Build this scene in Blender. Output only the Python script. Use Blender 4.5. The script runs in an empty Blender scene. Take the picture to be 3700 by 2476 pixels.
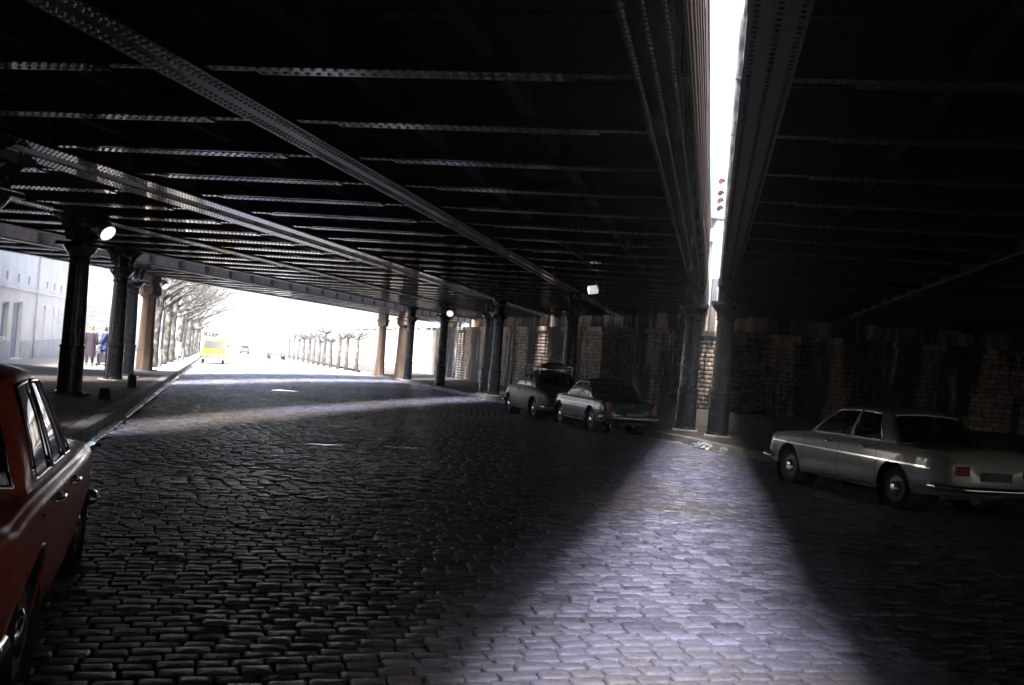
import bpy, bmesh, math, random
import numpy as np
from mathutils import Vector, Matrix

random.seed(7)
rng = np.random.default_rng(11)
R = math.radians
sc = bpy.context.scene
col = sc.collection

# ------------------------------------------------------------------ camera
ROLL, PITCH, YAW = R(4.5), R(0.60), R(16.126)      # yaw: right of the road axis (+Y)
cam_d = bpy.data.cameras.new('camera'); cam = bpy.data.objects.new('camera', cam_d); col.objects.link(cam)
cam_d.sensor_width = 36; cam_d.lens = 35.0; cam_d.clip_start = 0.05; cam_d.clip_end = 3000
fw = Vector((math.sin(YAW) * math.cos(PITCH), math.cos(YAW) * math.cos(PITCH), math.sin(PITCH)))
rt = Vector((math.cos(YAW), -math.sin(YAW), 0)); up = rt.cross(fw)
r2 = rt * math.cos(ROLL) + up * math.sin(ROLL); u2 = -rt * math.sin(ROLL) + up * math.cos(ROLL)
m = Matrix((r2, u2, -fw)).transposed().to_4x4(); m.translation = Vector((0, 0, 1.6)); cam.matrix_world = m
sc.camera = cam

# ------------------------------------------------------------------ world, sun, exposure
SUN_AZ, SUN_EL = R(209.0), R(50.0)                 # from +Y towards +X: behind the camera, along the girders
w = bpy.data.worlds.new('World'); sc.world = w; w.use_nodes = True
nt = w.node_tree; nt.nodes.clear()
sky = nt.nodes.new('ShaderNodeTexSky'); sky.sky_type = 'NISHITA'; sky.sun_disc = False
sky.sun_elevation = SUN_EL; sky.sun_rotation = SUN_AZ; sky.air_density = 0.8; sky.dust_density = 5.0; sky.ozone_density = 1.0
bg = nt.nodes.new('ShaderNodeBackground'); bg.inputs[1].default_value = 0.13
wo = nt.nodes.new('ShaderNodeOutputWorld')
nt.links.new(sky.outputs[0], bg.inputs[0]); nt.links.new(bg.outputs[0], wo.inputs[0])
sd = bpy.data.lights.new('sun', 'SUN'); sun = bpy.data.objects.new('sun', sd); col.objects.link(sun)
sd.energy = 4.2; sd.angle = R(19); sd.color = (1.0, 0.985, 0.97)
tosun = Vector((math.sin(SUN_AZ) * math.cos(SUN_EL), math.cos(SUN_AZ) * math.cos(SUN_EL), math.sin(SUN_EL)))
sun.rotation_euler = tosun.to_track_quat('Z', 'Y').to_euler(); sun.location = tosun * 60
vs = sc.view_settings
sc.display_settings.display_device = 'sRGB'
vs.view_transform = 'Standard'; vs.look = 'None'; vs.gamma = 1; vs.use_curve_mapping = False
vs.exposure = 2.6
cy = sc.cycles
cy.use_denoising = True; cy.max_bounces = 9; cy.diffuse_bounces = 5; cy.glossy_bounces = 5
cy.transparent_max_bounces = 12; cy.transmission_bounces = 4; cy.caustics_reflective = False; cy.caustics_refractive = False
cy.sample_clamp_indirect = 6.0

# ------------------------------------------------------------------ helpers
def tag(o, label=None, cat=None, group=None, kind=None):
    if label: o['label'] = label
    if cat: o['category'] = cat
    if group: o['group'] = group
    if kind: o['kind'] = kind
    return o

def empty(name, loc=(0, 0, 0), rz=0, parent=None):
    o = bpy.data.objects.new(name, None); col.objects.link(o)
    o.empty_display_size = 0.2; o.location = loc; o.rotation_euler = (0, 0, rz); o.parent = parent
    return o

def thing(name, label, cat, loc=(0, 0, 0), rz=0, group=None):
    return tag(empty(name, loc, rz), label, cat, group)

def link(name, me, parent=None, loc=(0, 0, 0), rot=(0, 0, 0)):
    o = bpy.data.objects.new(name, me); col.objects.link(o)
    o.parent = parent; o.location = loc; o.rotation_euler = rot
    return o

def mesh_np(name, V, loops, starts, totals, mat=None, smooth=False):
    me = bpy.data.meshes.new(name)
    V = np.ascontiguousarray(V, dtype=np.float32); n = len(V)
    me.vertices.add(n); me.vertices.foreach_set('co', V.ravel())
    me.loops.add(len(loops)); me.loops.foreach_set('vertex_index', np.ascontiguousarray(loops, dtype=np.int32))
    me.polygons.add(len(starts)); me.polygons.foreach_set('loop_start', np.ascontiguousarray(starts, dtype=np.int32))
    me.polygons.foreach_set('loop_total', np.ascontiguousarray(totals, dtype=np.int32))
    if smooth: me.polygons.foreach_set('use_smooth', np.ones(len(starts), dtype=bool))
    me.update(calc_edges=True); me.validate()
    if mat: me.materials.append(mat)
    return me

class MB:
    """collects shapes, builds ONE mesh"""
    def __init__(s): s.v = []; s.f = []
    def add(s, vs, fs):
        b = len(s.v); s.v.extend([tuple(p) for p in vs]); s.f.extend([tuple(i + b for i in f) for f in fs]); return s
    def box(s, x0, x1, y0, y1, z0, z1, taper=0):
        t = taper
        return s.add([(x0, y0, z0), (x1, y0, z0), (x1, y1, z0), (x0, y1, z0),
                      (x0 + t, y0 + t, z1), (x1 - t, y0 + t, z1), (x1 - t, y1 - t, z1), (x0 + t, y1 - t, z1)],
                     [(3, 2, 1, 0), (4, 5, 6, 7), (0, 1, 5, 4), (1, 2, 6, 5), (2, 3, 7, 6), (3, 0, 4, 7)])
    def bbox(s, x0, x1, y0, y1, z0, z1, b=0.01):
        """box with bevelled top edges and vertical corners"""
        def ring(i, z):
            return [(x0 + i + b, y0 + i, z), (x1 - i - b, y0 + i, z), (x1 - i, y0 + i + b, z), (x1 - i, y1 - i - b, z),
                    (x1 - i - b, y1 - i, z), (x0 + i + b, y1 - i, z), (x0 + i, y1 - i - b, z), (x0 + i, y0 + i + b, z)]
        vv = ring(0, z0) + ring(0, z1 - b) + ring(b, z1)
        ff = [tuple(range(7, -1, -1)), tuple(range(16, 24))]
        for k in (0, 8):
            for i in range(8): j = (i + 1) % 8; ff.append((k + i, k + j, k + 8 + j, k + 8 + i))
        return s.add(vv, ff)
    def lathe(s, prof, n=16, c=(0, 0, 0), axis='z', cap=True, a0=0.0):
        vv = []; ff = []
        for (r, h) in prof:
            for i in range(n):
                a = a0 + 2 * math.pi * i / n
                p = (r * math.cos(a), r * math.sin(a), h)
                if axis == 'x': p = (p[2], p[0], p[1])
                elif axis == 'y': p = (p[0], p[2], p[1])
                vv.append((p[0] + c[0], p[1] + c[1], p[2] + c[2]))
        m_ = len(prof)
        for k in range(m_ - 1):
            for i in range(n):
                j = (i + 1) % n
                q = (k * n + i, k * n + j, (k + 1) * n + j, (k + 1) * n + i)
                ff.append(q if axis != 'y' else q[::-1])
        if cap:
            b = tuple(range(n - 1, -1, -1)); t = tuple((m_ - 1) * n + i for i in range(n))
            ff.append(b if axis != 'y' else b[::-1]); ff.append(t if axis != 'y' else t[::-1])
        return s.add(vv, ff)
    def tube(s, pts, r, n=6, cap=True, closed=False):
        pts = [Vector(p) for p in pts]; m_ = len(pts)
        if not hasattr(r, '__len__'): r = [r] * m_
        vv = []; ff = []; nrm = None
        for k in range(m_):
            if closed: t = (pts[(k + 1) % m_] - pts[k - 1])
            else: t = pts[min(k + 1, m_ - 1)] - pts[max(k - 1, 0)]
            if t.length < 1e-9: t = Vector((0, 0, 1))
            t.normalize()
            if nrm is None:
                nrm = t.cross(Vector((0, 0, 1)) if abs(t.z) < .9 else Vector((1, 0, 0))).normalized()
            else:
                nrm = (nrm - t * nrm.dot(t))
                nrm = nrm.normalized() if nrm.length > 1e-6 else t.orthogonal().normalized()
            b = t.cross(nrm)
            for i in range(n):
                a = 2 * math.pi * i / n
                p = pts[k] + (nrm * math.cos(a) + b * math.sin(a)) * r[k]; vv.append(tuple(p))
        for k in range(m_ if closed else m_ - 1):
            k2 = (k + 1) % m_
            for i in range(n):
                j = (i + 1) % n; ff.append((k * n + i, k * n + j, k2 * n + j, k2 * n + i))
        if cap and not closed: ff.append(tuple(range(n - 1, -1, -1))); ff.append(tuple((m_ - 1) * n + i for i in range(n)))
        return s.add(vv, ff)
    def mesh(s, name, mat=None, smooth=False, angle=None):
        me = bpy.data.meshes.new(name); me.from_pydata(s.v, [], s.f); me.update()
        if mat: me.materials.append(mat)
        if smooth:
            me.polygons.foreach_set('use_smooth', np.ones(len(me.polygons), dtype=bool))
            if angle:
                bm = bmesh.new(); bm.from_mesh(me)
                for e in bm.edges:
                    if len(e.link_faces) == 2 and e.calc_face_angle(0) > angle: e.smooth = False
                bm.to_mesh(me); bm.free()
        return me
    def build(s, name, mat, parent=None, loc=(0, 0, 0), rot=(0, 0, 0), smooth=False, angle=None):
        return link(name, s.mesh(name, mat, smooth, angle), parent, loc, rot)

def stamp(tv, tf, P, name, mat, smooth=True):
    """one mesh holding a template at many placements; P: (n,k,3) vertex arrays already placed, tf: list of faces"""
    n, k, _ = P.shape
    loops = []; tot = []
    for f in tf: loops.extend(f); tot.append(len(f))
    loops = np.array(loops); tot = np.array(tot); st = np.concatenate([[0], np.cumsum(tot)[:-1]])
    L = (loops[None, :] + (np.arange(n) * k)[:, None]).ravel()
    S = (st[None, :] + (np.arange(n) * len(loops))[:, None]).ravel()
    T = np.tile(tot, n)
    return mesh_np(name, P.reshape(-1, 3), L, S, T, mat, smooth)

def tree_copy(o, parent=None):
    c = o.copy(); col.objects.link(c); c.parent = parent
    for ch in list(o.children): tree_copy(ch, c)
    return c

# ------------------------------------------------------------------ materials
def N(t, ty, **kw):
    n = t.nodes.new(ty)
    for k, v in kw.items():
        if isinstance(k, str) and hasattr(n, k): setattr(n, k, v)
    return n
def mat(name, base=(.5, .5, .5), rough=.5, metal=0, spec=.5, var=0.0, vscale=8, bump=0, bscale=40, rvar=0, island=0,
        coat=0, ior=1.5, tint=None, tscale=3, tlo=.45, thi=.65, stretch=(1, 1, 1), trans=0, pos=False, mloc=(0, 0, 0)):
    m_ = bpy.data.materials.new(name); m_.use_nodes = True; t = m_.node_tree; p = t.nodes['Principled BSDF']
    L = t.links.new
    p.inputs['Roughness'].default_value = rough; p.inputs['Metallic'].default_value = metal
    p.inputs['Specular IOR Level'].default_value = spec; p.inputs['IOR'].default_value = ior; p.inputs['Coat Weight'].default_value = coat
    p.inputs['Coat Roughness'].default_value = .06
    tc = N(t, 'ShaderNodeTexCoord'); mp = N(t, 'ShaderNodeMapping'); mp.inputs['Scale'].default_value = stretch; mp.inputs['Location'].default_value = mloc
    if pos:
        gp_ = N(t, 'ShaderNodeNewGeometry'); L(gp_.outputs['Position'], mp.inputs[0])
    else: L(tc.outputs['Object'], mp.inputs[0])
    co = mp.outputs[0]
    colr = N(t, 'ShaderNodeRGB'); colr.outputs[0].default_value = (*base, 1); c = colr.outputs[0]
    if tint:
        nz = N(t, 'ShaderNodeTexNoise'); nz.inputs['Scale'].default_value = tscale; nz.inputs['Detail'].default_value = 7
        nz.inputs['Roughness'].default_value = .62; L(co, nz.inputs['Vector'])
        rp = N(t, 'ShaderNodeValToRGB'); rp.color_ramp.elements[0].position = tlo; rp.color_ramp.elements[1].position = thi
        L(nz.outputs[0], rp.inputs[0]); mx = N(t, 'ShaderNodeMix', data_type='RGBA')
        L(rp.outputs[0], mx.inputs[0]); L(c, mx.inputs[6]); mx.inputs[7].default_value = (*tint, 1); c = mx.outputs[2]
    if var or island:
        hs = N(t, 'ShaderNodeHueSaturation'); L(c, hs.inputs['Color']); val = None
        if var:
            nz = N(t, 'ShaderNodeTexNoise'); nz.inputs['Scale'].default_value = vscale; nz.inputs['Detail'].default_value = 6
            L(co, nz.inputs['Vector']); mr = N(t, 'ShaderNodeMapRange'); mr.inputs[1].default_value = .25; mr.inputs[2].default_value = .75
            mr.inputs[3].default_value = 1 - var; mr.inputs[4].default_value = 1 + var; L(nz.outputs[0], mr.inputs[0]); val = mr.outputs[0]
        if island:
            ge = N(t, 'ShaderNodeNewGeometry'); mr = N(t, 'ShaderNodeMapRange'); mr.inputs[3].default_value = 1 - island; mr.inputs[4].default_value = 1 + island
            L(ge.outputs['Random Per Island'], mr.inputs[0])
            if val is None: val = mr.outputs[0]
            else:
                mm = N(t, 'ShaderNodeMath', operation='MULTIPLY'); L(val, mm.inputs[0]); L(mr.outputs[0], mm.inputs[1]); val = mm.outputs[0]
        L(val, hs.inputs['Value']); c = hs.outputs[0]
    L(c, p.inputs['Base Color'])
    if rvar:
        nz = N(t, 'ShaderNodeTexNoise'); nz.inputs['Scale'].default_value = vscale * .7; nz.inputs['Detail'].default_value = 5; L(co, nz.inputs['Vector'])
        mr = N(t, 'ShaderNodeMapRange'); mr.inputs[1].default_value = .3; mr.inputs[2].default_value = .7
        mr.inputs[3].default_value = max(.03, rough - rvar); mr.inputs[4].default_value = min(1, rough + rvar)
        L(nz.outputs[0], mr.inputs[0]); L(mr.outputs[0], p.inputs['Roughness'])
    if bump:
        nz = N(t, 'ShaderNodeTexNoise'); nz.inputs['Scale'].default_value = bscale; nz.inputs['Detail'].default_value = 5; L(co, nz.inputs['Vector'])
        bp = N(t, 'ShaderNodeBump'); bp.inputs['Strength'].default_value = bump; bp.inputs['Distance'].default_value = .01
        L(nz.outputs[0], bp.inputs['Height']); L(bp.outputs[0], p.inputs['Normal'])
    if trans: p.inputs['Transmission Weight'].default_value = trans
    return m_
def glass(name, tint=(.75, .8, .78), rough=0.01):
    m_ = bpy.data.materials.new(name); m_.use_nodes = True; t = m_.node_tree; t.nodes.clear(); L = t.links.new
    o = N(t, 'ShaderNodeOutputMaterial'); mx = N(t, 'ShaderNodeMixShader'); fr = N(t, 'ShaderNodeFresnel'); fr.inputs[0].default_value = 1.55
    a = N(t, 'ShaderNodeBsdfTransparent'); a.inputs[0].default_value = (*tint, 1)
    g = N(t, 'ShaderNodeBsdfGlossy'); g.inputs['Roughness'].default_value = rough
    ad = N(t, 'ShaderNodeMath', operation='ADD'); ad.inputs[1].default_value = .05; ad.use_clamp = True
    L(fr.outputs[0], ad.inputs[0]); L(ad.outputs[0], mx.inputs[0]); L(a.outputs[0], mx.inputs[1]); L(g.outputs[0], mx.inputs[2]); L(mx.outputs[0], o.inputs[0])
    return m_
def emis(name, c, s):
    m_ = bpy.data.materials.new(name); m_.use_nodes = True; p = m_.node_tree.nodes['Principled BSDF']
    p.inputs['Base Color'].default_value = (*c, 1); p.inputs['Emission Color'].default_value = (*c, 1); p.inputs['Emission Strength'].default_value = s
    return m_

M = {}
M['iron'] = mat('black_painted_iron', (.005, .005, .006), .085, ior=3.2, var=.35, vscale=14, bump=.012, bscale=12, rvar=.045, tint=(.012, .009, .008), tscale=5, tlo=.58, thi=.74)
M['iron_grey'] = mat('grey_iron', (.075, .07, .085), .5, var=.3, vscale=5, bump=.2, bscale=25, rvar=.12, tint=(.13, .1, .09), tscale=4, tlo=.5, thi=.7)
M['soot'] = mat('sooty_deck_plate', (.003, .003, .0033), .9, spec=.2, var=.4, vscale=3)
M['stringer'] = mat('sooty_stringer', (.004, .0037, .0037), .8, spec=.2, var=.4, vscale=6)
M['iron_dull'] = mat('sooty_dull_iron', (.006, .006, .0075), .5, spec=.35, var=.4, vscale=8)
M['plank'] = mat('weathered_brown_plank', (.17, .115, .085), .8, var=.35, vscale=6, bump=.4, bscale=20, island=.3, stretch=(4, .25, 4))
M['cobble'] = mat('granite_cobble', (.24, .24, .345), .36, spec=.45, var=.3, vscale=26, bump=.5, bscale=120, island=.42, rvar=.12, tint=(.22, .18, .165), tscale=.13, tlo=.48, thi=.62, pos=True, mloc=(25, 13, 0))  # bluish skylight put into the stone; brown dirt noise shifted off the lit patch
M['joint'] = mat('dark_joint_grit', (.018, .016, .015), .9, var=.5, vscale=60, bump=.6, bscale=150)
M['asphalt'] = mat('dusty_sunlit_setts', (.27, .265, .26), .8, var=.25, vscale=.8, bump=.3, bscale=60)
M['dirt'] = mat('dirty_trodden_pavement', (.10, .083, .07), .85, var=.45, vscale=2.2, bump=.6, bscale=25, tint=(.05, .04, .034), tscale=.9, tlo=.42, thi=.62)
M['kerb'] = mat('granite_kerb', (.27, .26, .25), .65, var=.3, vscale=5, bump=.3, bscale=70, island=.2, tint=(.11, .1, .09), tscale=2.5)
M['water'] = mat('gutter_water', (.012, .012, .012), .05, spec=.6, bump=.25, bscale=14)
M['ground'] = mat('city_ground', (.2, .19, .17), .9, var=.3, vscale=.1)
M['wet'] = mat('wet_stone', (.05, .047, .045), .18, var=.3, vscale=20, bump=.4, bscale=60)

# ------------------------------------------------------------------ frames of the place
GAM = R(27.56)                                   # girders run this much to the right of the road
SL = -0.01212                                    # the street falls away from the camera
cg, sg = math.cos(GAM), math.sin(GAM)
def G(a, g, z=0.0): return (a * cg + g * sg, -a * sg + g * cg, z)
def g_at(a, X): return (X - a * cg) / sg         # position along a girder where it is X to the right
KR = 11.0
def KL(Y): return -1.9 if Y > 14 else (-2.25 if Y < 10 else -2.25 + .35 * (Y - 10) / 4)
def zr(X, Y): return SL * Y + .09 * (1 - np.clip(np.abs(np.asarray(X) - 4.55) / 6.45, 0, 1.05) ** 2)
def zpl(X, Y): return SL * Y + .14 + .010 * max(0, KL(Y) - X)
def zpr(X, Y): return SL * Y + .14 + .010 * max(0, X - KR)

# ------------------------------------------------------------------ ground, street
def sheet(name, xs, ys, zf, m_, parent=None):
    V = [(x, y, zf(x, y)) for y in ys for x in xs]; n = len(xs)
    F = [(j * n + i, j * n + i + 1, (j + 1) * n + i + 1, (j + 1) * n + i) for j in range(len(ys) - 1) for i in range(n - 1)]
    return MB().add(V, F).build(name, m_, parent, smooth=True)
tag(sheet('ground', np.linspace(-900, 900, 7), [-300, -100, 0, 100, 200, 300, 420, 1200], lambda x, y: SL * min(y, 420) - .35, M['ground']), kind='structure')
road = tag(sheet('road', list(np.linspace(-2.4, 11.1, 19)), list(np.linspace(-160, 66, 58)), lambda x, y: float(zr(x, y)) - .022, M['joint']), kind='structure')
tag(sheet('street', list(np.linspace(-2.0, 11.1, 15)), list(np.linspace(66, 420, 40)), lambda x, y: float(zr(x, y)), M['asphalt']), kind='structure')

# ------------------------------------------------------------------ cobbles: every stone has its own edges
def cobbles():
    rows = []; y = 2.2
    while y < 66.0:
        h = rng.uniform(.100, .118)
        rows.append((y, h)); y += h + .012
    A = []
    for (y, h) in rows:
        x0, x1 = KL(y) + .22, KR - .22
        lo = max(x0, -.27 * y - 1.6); hi = min(x1, .98 * y + 2.2)
        if hi - lo < .3: continue
        n = int((hi - lo) / .18) + 2
        wd = rng.uniform(.148, .196, n); xs = lo - rng.uniform(0, .2) + np.concatenate([[0], np.cumsum(wd + .014)[:-1]])
        k = (xs + wd < x1) & (xs > x0)
        xs, wd = xs[k], wd[k]
        A.append(np.stack([xs + wd / 2, np.full(len(xs), y + h / 2) + rng.normal(0, .002, len(xs)), wd, np.full(len(xs), h) * rng.uniform(.93, 1.02, len(xs))], 1))
    A = np.concatenate(A)
    # slow waves in the courses
    A[:, 1] += .04 * np.sin(A[:, 0] * .55 + A[:, 1] * .13) + .006 * np.sin(A[:, 0] * 1.7 + A[:, 1] * .6)
    Z = zr(A[:, 0], A[:, 1]) + rng.normal(0, .0035, len(A)) + .012 * np.sin(A[:, 0] * 1.1 + 2) * np.sin(A[:, 1] * .9)
    return A, Z
CA, CZ = cobbles()
def stones(idx, lod):
    A, Z = CA[idx], CZ[idx]; n = len(A)
    cx, cyy, hw, hh = A[:, 0], A[:, 1], A[:, 2] / 2, A[:, 3] / 2
    if lod == 1:
        u = np.array([1, .965, .86, -.86, -.965, -1, -1, -.965, -.86, .86, .965, 1]); v = np.array([.72, .93, 1, 1, .93, .72, -.72, -.93, -1, -1, -.93, -.72]); K = 12
        lev = [(1.0, -.03), (1.0, -.009), (.92, -.002), (.6, .001)]
    elif lod == 2:
        u = np.array([1, .82, -.82, -1, -1, -.82, .82, 1]); v = np.array([.7, 1, 1, .7, -.7, -1, -1, -.7]); K = 8
        lev = [(1.0, -.03), (1.0, -.008), (.89, .0)]
    else:
        u = np.array([1, -1, -1, 1.]); v = np.array([1, 1, -1, -1.]); K = 4
        lev = [(1.0, -.016), (.9, .0)]
    jit = 1 + rng.normal(0, .022, (n, K))
    tx = rng.normal(0, .014, n); ty = rng.normal(0, .022, n); sk = rng.normal(0, .05, n)
    P = np.zeros((n, K * len(lev) + (1 if lod == 1 else 0), 3))
    for li, (s, dz) in enumerate(lev):
        ix = hw[:, None] * u[None] * jit; iy = hh[:, None] * v[None] * jit
        ins = (1 - s) * hh[:, None]
        px = np.sign(ix) * np.maximum(np.abs(ix) - ins, 0); py = np.sign(iy) * np.maximum(np.abs(iy) - ins, 0)
        px = px + sk[:, None] * py
        sl = slice(li * K, li * K + K)
        P[:, sl, 0] = px; P[:, sl, 1] = py; P[:, sl, 2] = dz + (tx[:, None] * px + ty[:, None] * py if dz > -.02 else 0)
    tf = []
    for li in range(len(lev) - 1):
        for i in range(K): j = (i + 1) % K; tf.append((li * K + i, li * K + j, li * K + K + j, li * K + K + i))
    b = (len(lev) - 1) * K
    if lod == 1:
        P[:, -1, 2] = .0035; c = P.shape[1] - 1
        for i in range(K): tf.append((b + i, b + (i + 1) % K, c))
    else: tf.append(tuple(range(b, b + K)))
    off = np.stack([cx, cyy, Z], 1)
    return P, tf, off
dist = np.hypot(CA[:, 0], CA[:, 1]); azm = np.arctan2(CA[:, 0], CA[:, 1]) - YAW
inview = (np.abs(azm) < R(26.8)) & (dist > 4.55)
order = np.argsort(np.where(inview, dist, 1e9)); near300 = order[:300]
rest = np.ones(len(CA), bool); rest[near300] = False
P, tf, off = stones(near300, 1)
tl = np.concatenate([f for f in tf]); tt = np.array([len(f) for f in tf]); ts = np.concatenate([[0], np.cumsum(tt)[:-1]])
for i in range(300):
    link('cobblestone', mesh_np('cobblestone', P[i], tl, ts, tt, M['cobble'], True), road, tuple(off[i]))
mk = rest & (dist < 10.5); P, tf, off = stones(np.where(mk)[0], 1)
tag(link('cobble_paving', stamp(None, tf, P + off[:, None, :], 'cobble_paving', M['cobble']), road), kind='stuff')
mk = rest & (dist >= 10.5) & (dist < 27); P, tf, off = stones(np.where(mk)[0], 2)
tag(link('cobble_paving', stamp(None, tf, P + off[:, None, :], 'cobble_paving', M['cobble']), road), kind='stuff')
mk = rest & (dist >= 27); P, tf, off = stones(np.where(mk)[0], 3)
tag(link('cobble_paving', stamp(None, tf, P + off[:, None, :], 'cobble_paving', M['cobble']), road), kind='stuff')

# ------------------------------------------------------------------ pavements, kerbs, gutters
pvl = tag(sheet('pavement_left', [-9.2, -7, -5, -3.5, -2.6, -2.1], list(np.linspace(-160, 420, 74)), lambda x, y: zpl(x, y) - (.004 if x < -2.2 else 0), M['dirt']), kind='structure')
M['sunpave'] = mat('painted_sunlit_pavement', (.34, .32, .29), .9, var=.2, vscale=1.2, bump=.3, bscale=25)  # paler copy of the pavement, blown-out sunlight put into its colour
tag(sheet('pavement_beyond', [-9.2, -7, -5, -3.5, -2.6, -2.12], list(np.linspace(41.5, 420, 45)), lambda x, y: zpl(x, y) + .004, M['sunpave']), kind='structure')
pvr = tag(sheet('pavement_right', [11.2, 12.5, 15, 19, 24, 30, 42], list(np.linspace(-160, 420, 74)), lambda x, y: zpr(x, y) - .004, M['dirt']), kind='structure')
def kerb(parent, side, y0, y1):
    y = y0
    while y < y1:
        L = random.uniform(.85, 1.25); h = .30
        if side < 0: xo = KL(y + L / 2); x0, x1 = xo - .27, xo
        else: x0, x1 = KR, KR + .27
        zt = SL * (y + L / 2) + .146 + random.uniform(-.008, .008)
        ms = MB(); b = .014
        ms.bbox(x0 + random.uniform(-.008, .008), x1 + random.uniform(-.008, .008), -L / 2 + .006, L / 2 - .006, -h, 0, b)
        o = ms.build('kerbstone', M['kerb'], parent, (0, y + L / 2, zt), (SL, 0, random.uniform(-.006, .006)))
        y += L
kerb(pvl, -1, 8.0, 96); kerb(pvr, 1, 4.0, 82)
# setts of the gutter along both kerbs, with water lying in the left one
def gutter(side, y0, y1, name):
    P_ = []; ms = MB(); y = y0
    while y < y1:
        L = random.uniform(.16, .24)
        xc = (KL(y) + .11) if side < 0 else KR - .11
        z = float(zr(xc, y)) - .012 + random.uniform(-.006, .006)
        ms.bbox(xc - .095, xc + .095, y, y + L - .012, z - .06, z, .012); y += L
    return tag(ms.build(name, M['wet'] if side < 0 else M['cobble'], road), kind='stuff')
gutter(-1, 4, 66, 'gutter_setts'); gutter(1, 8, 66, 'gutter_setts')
wv = []; wf = []
ys = np.arange(15.0, 58, .22)
for i, y in enumerate(ys):
    wdt = .10 + .09 * math.sin(y * 1.3) + .05 * math.sin(y * 3.7 + 1) + random.uniform(-.02, .02)
    x0 = KL(y) + .004; z = float(zr(x0 + .1, y)) - .006
    wv += [(x0, y, z), (x0 + max(.03, wdt), y, z)]
    if i: wf.append((2 * i - 2, 2 * i - 1, 2 * i + 1, 2 * i))
tag(MB().add(wv, wf).build('gutter_water', M['water'], smooth=True), kind='structure')

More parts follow.
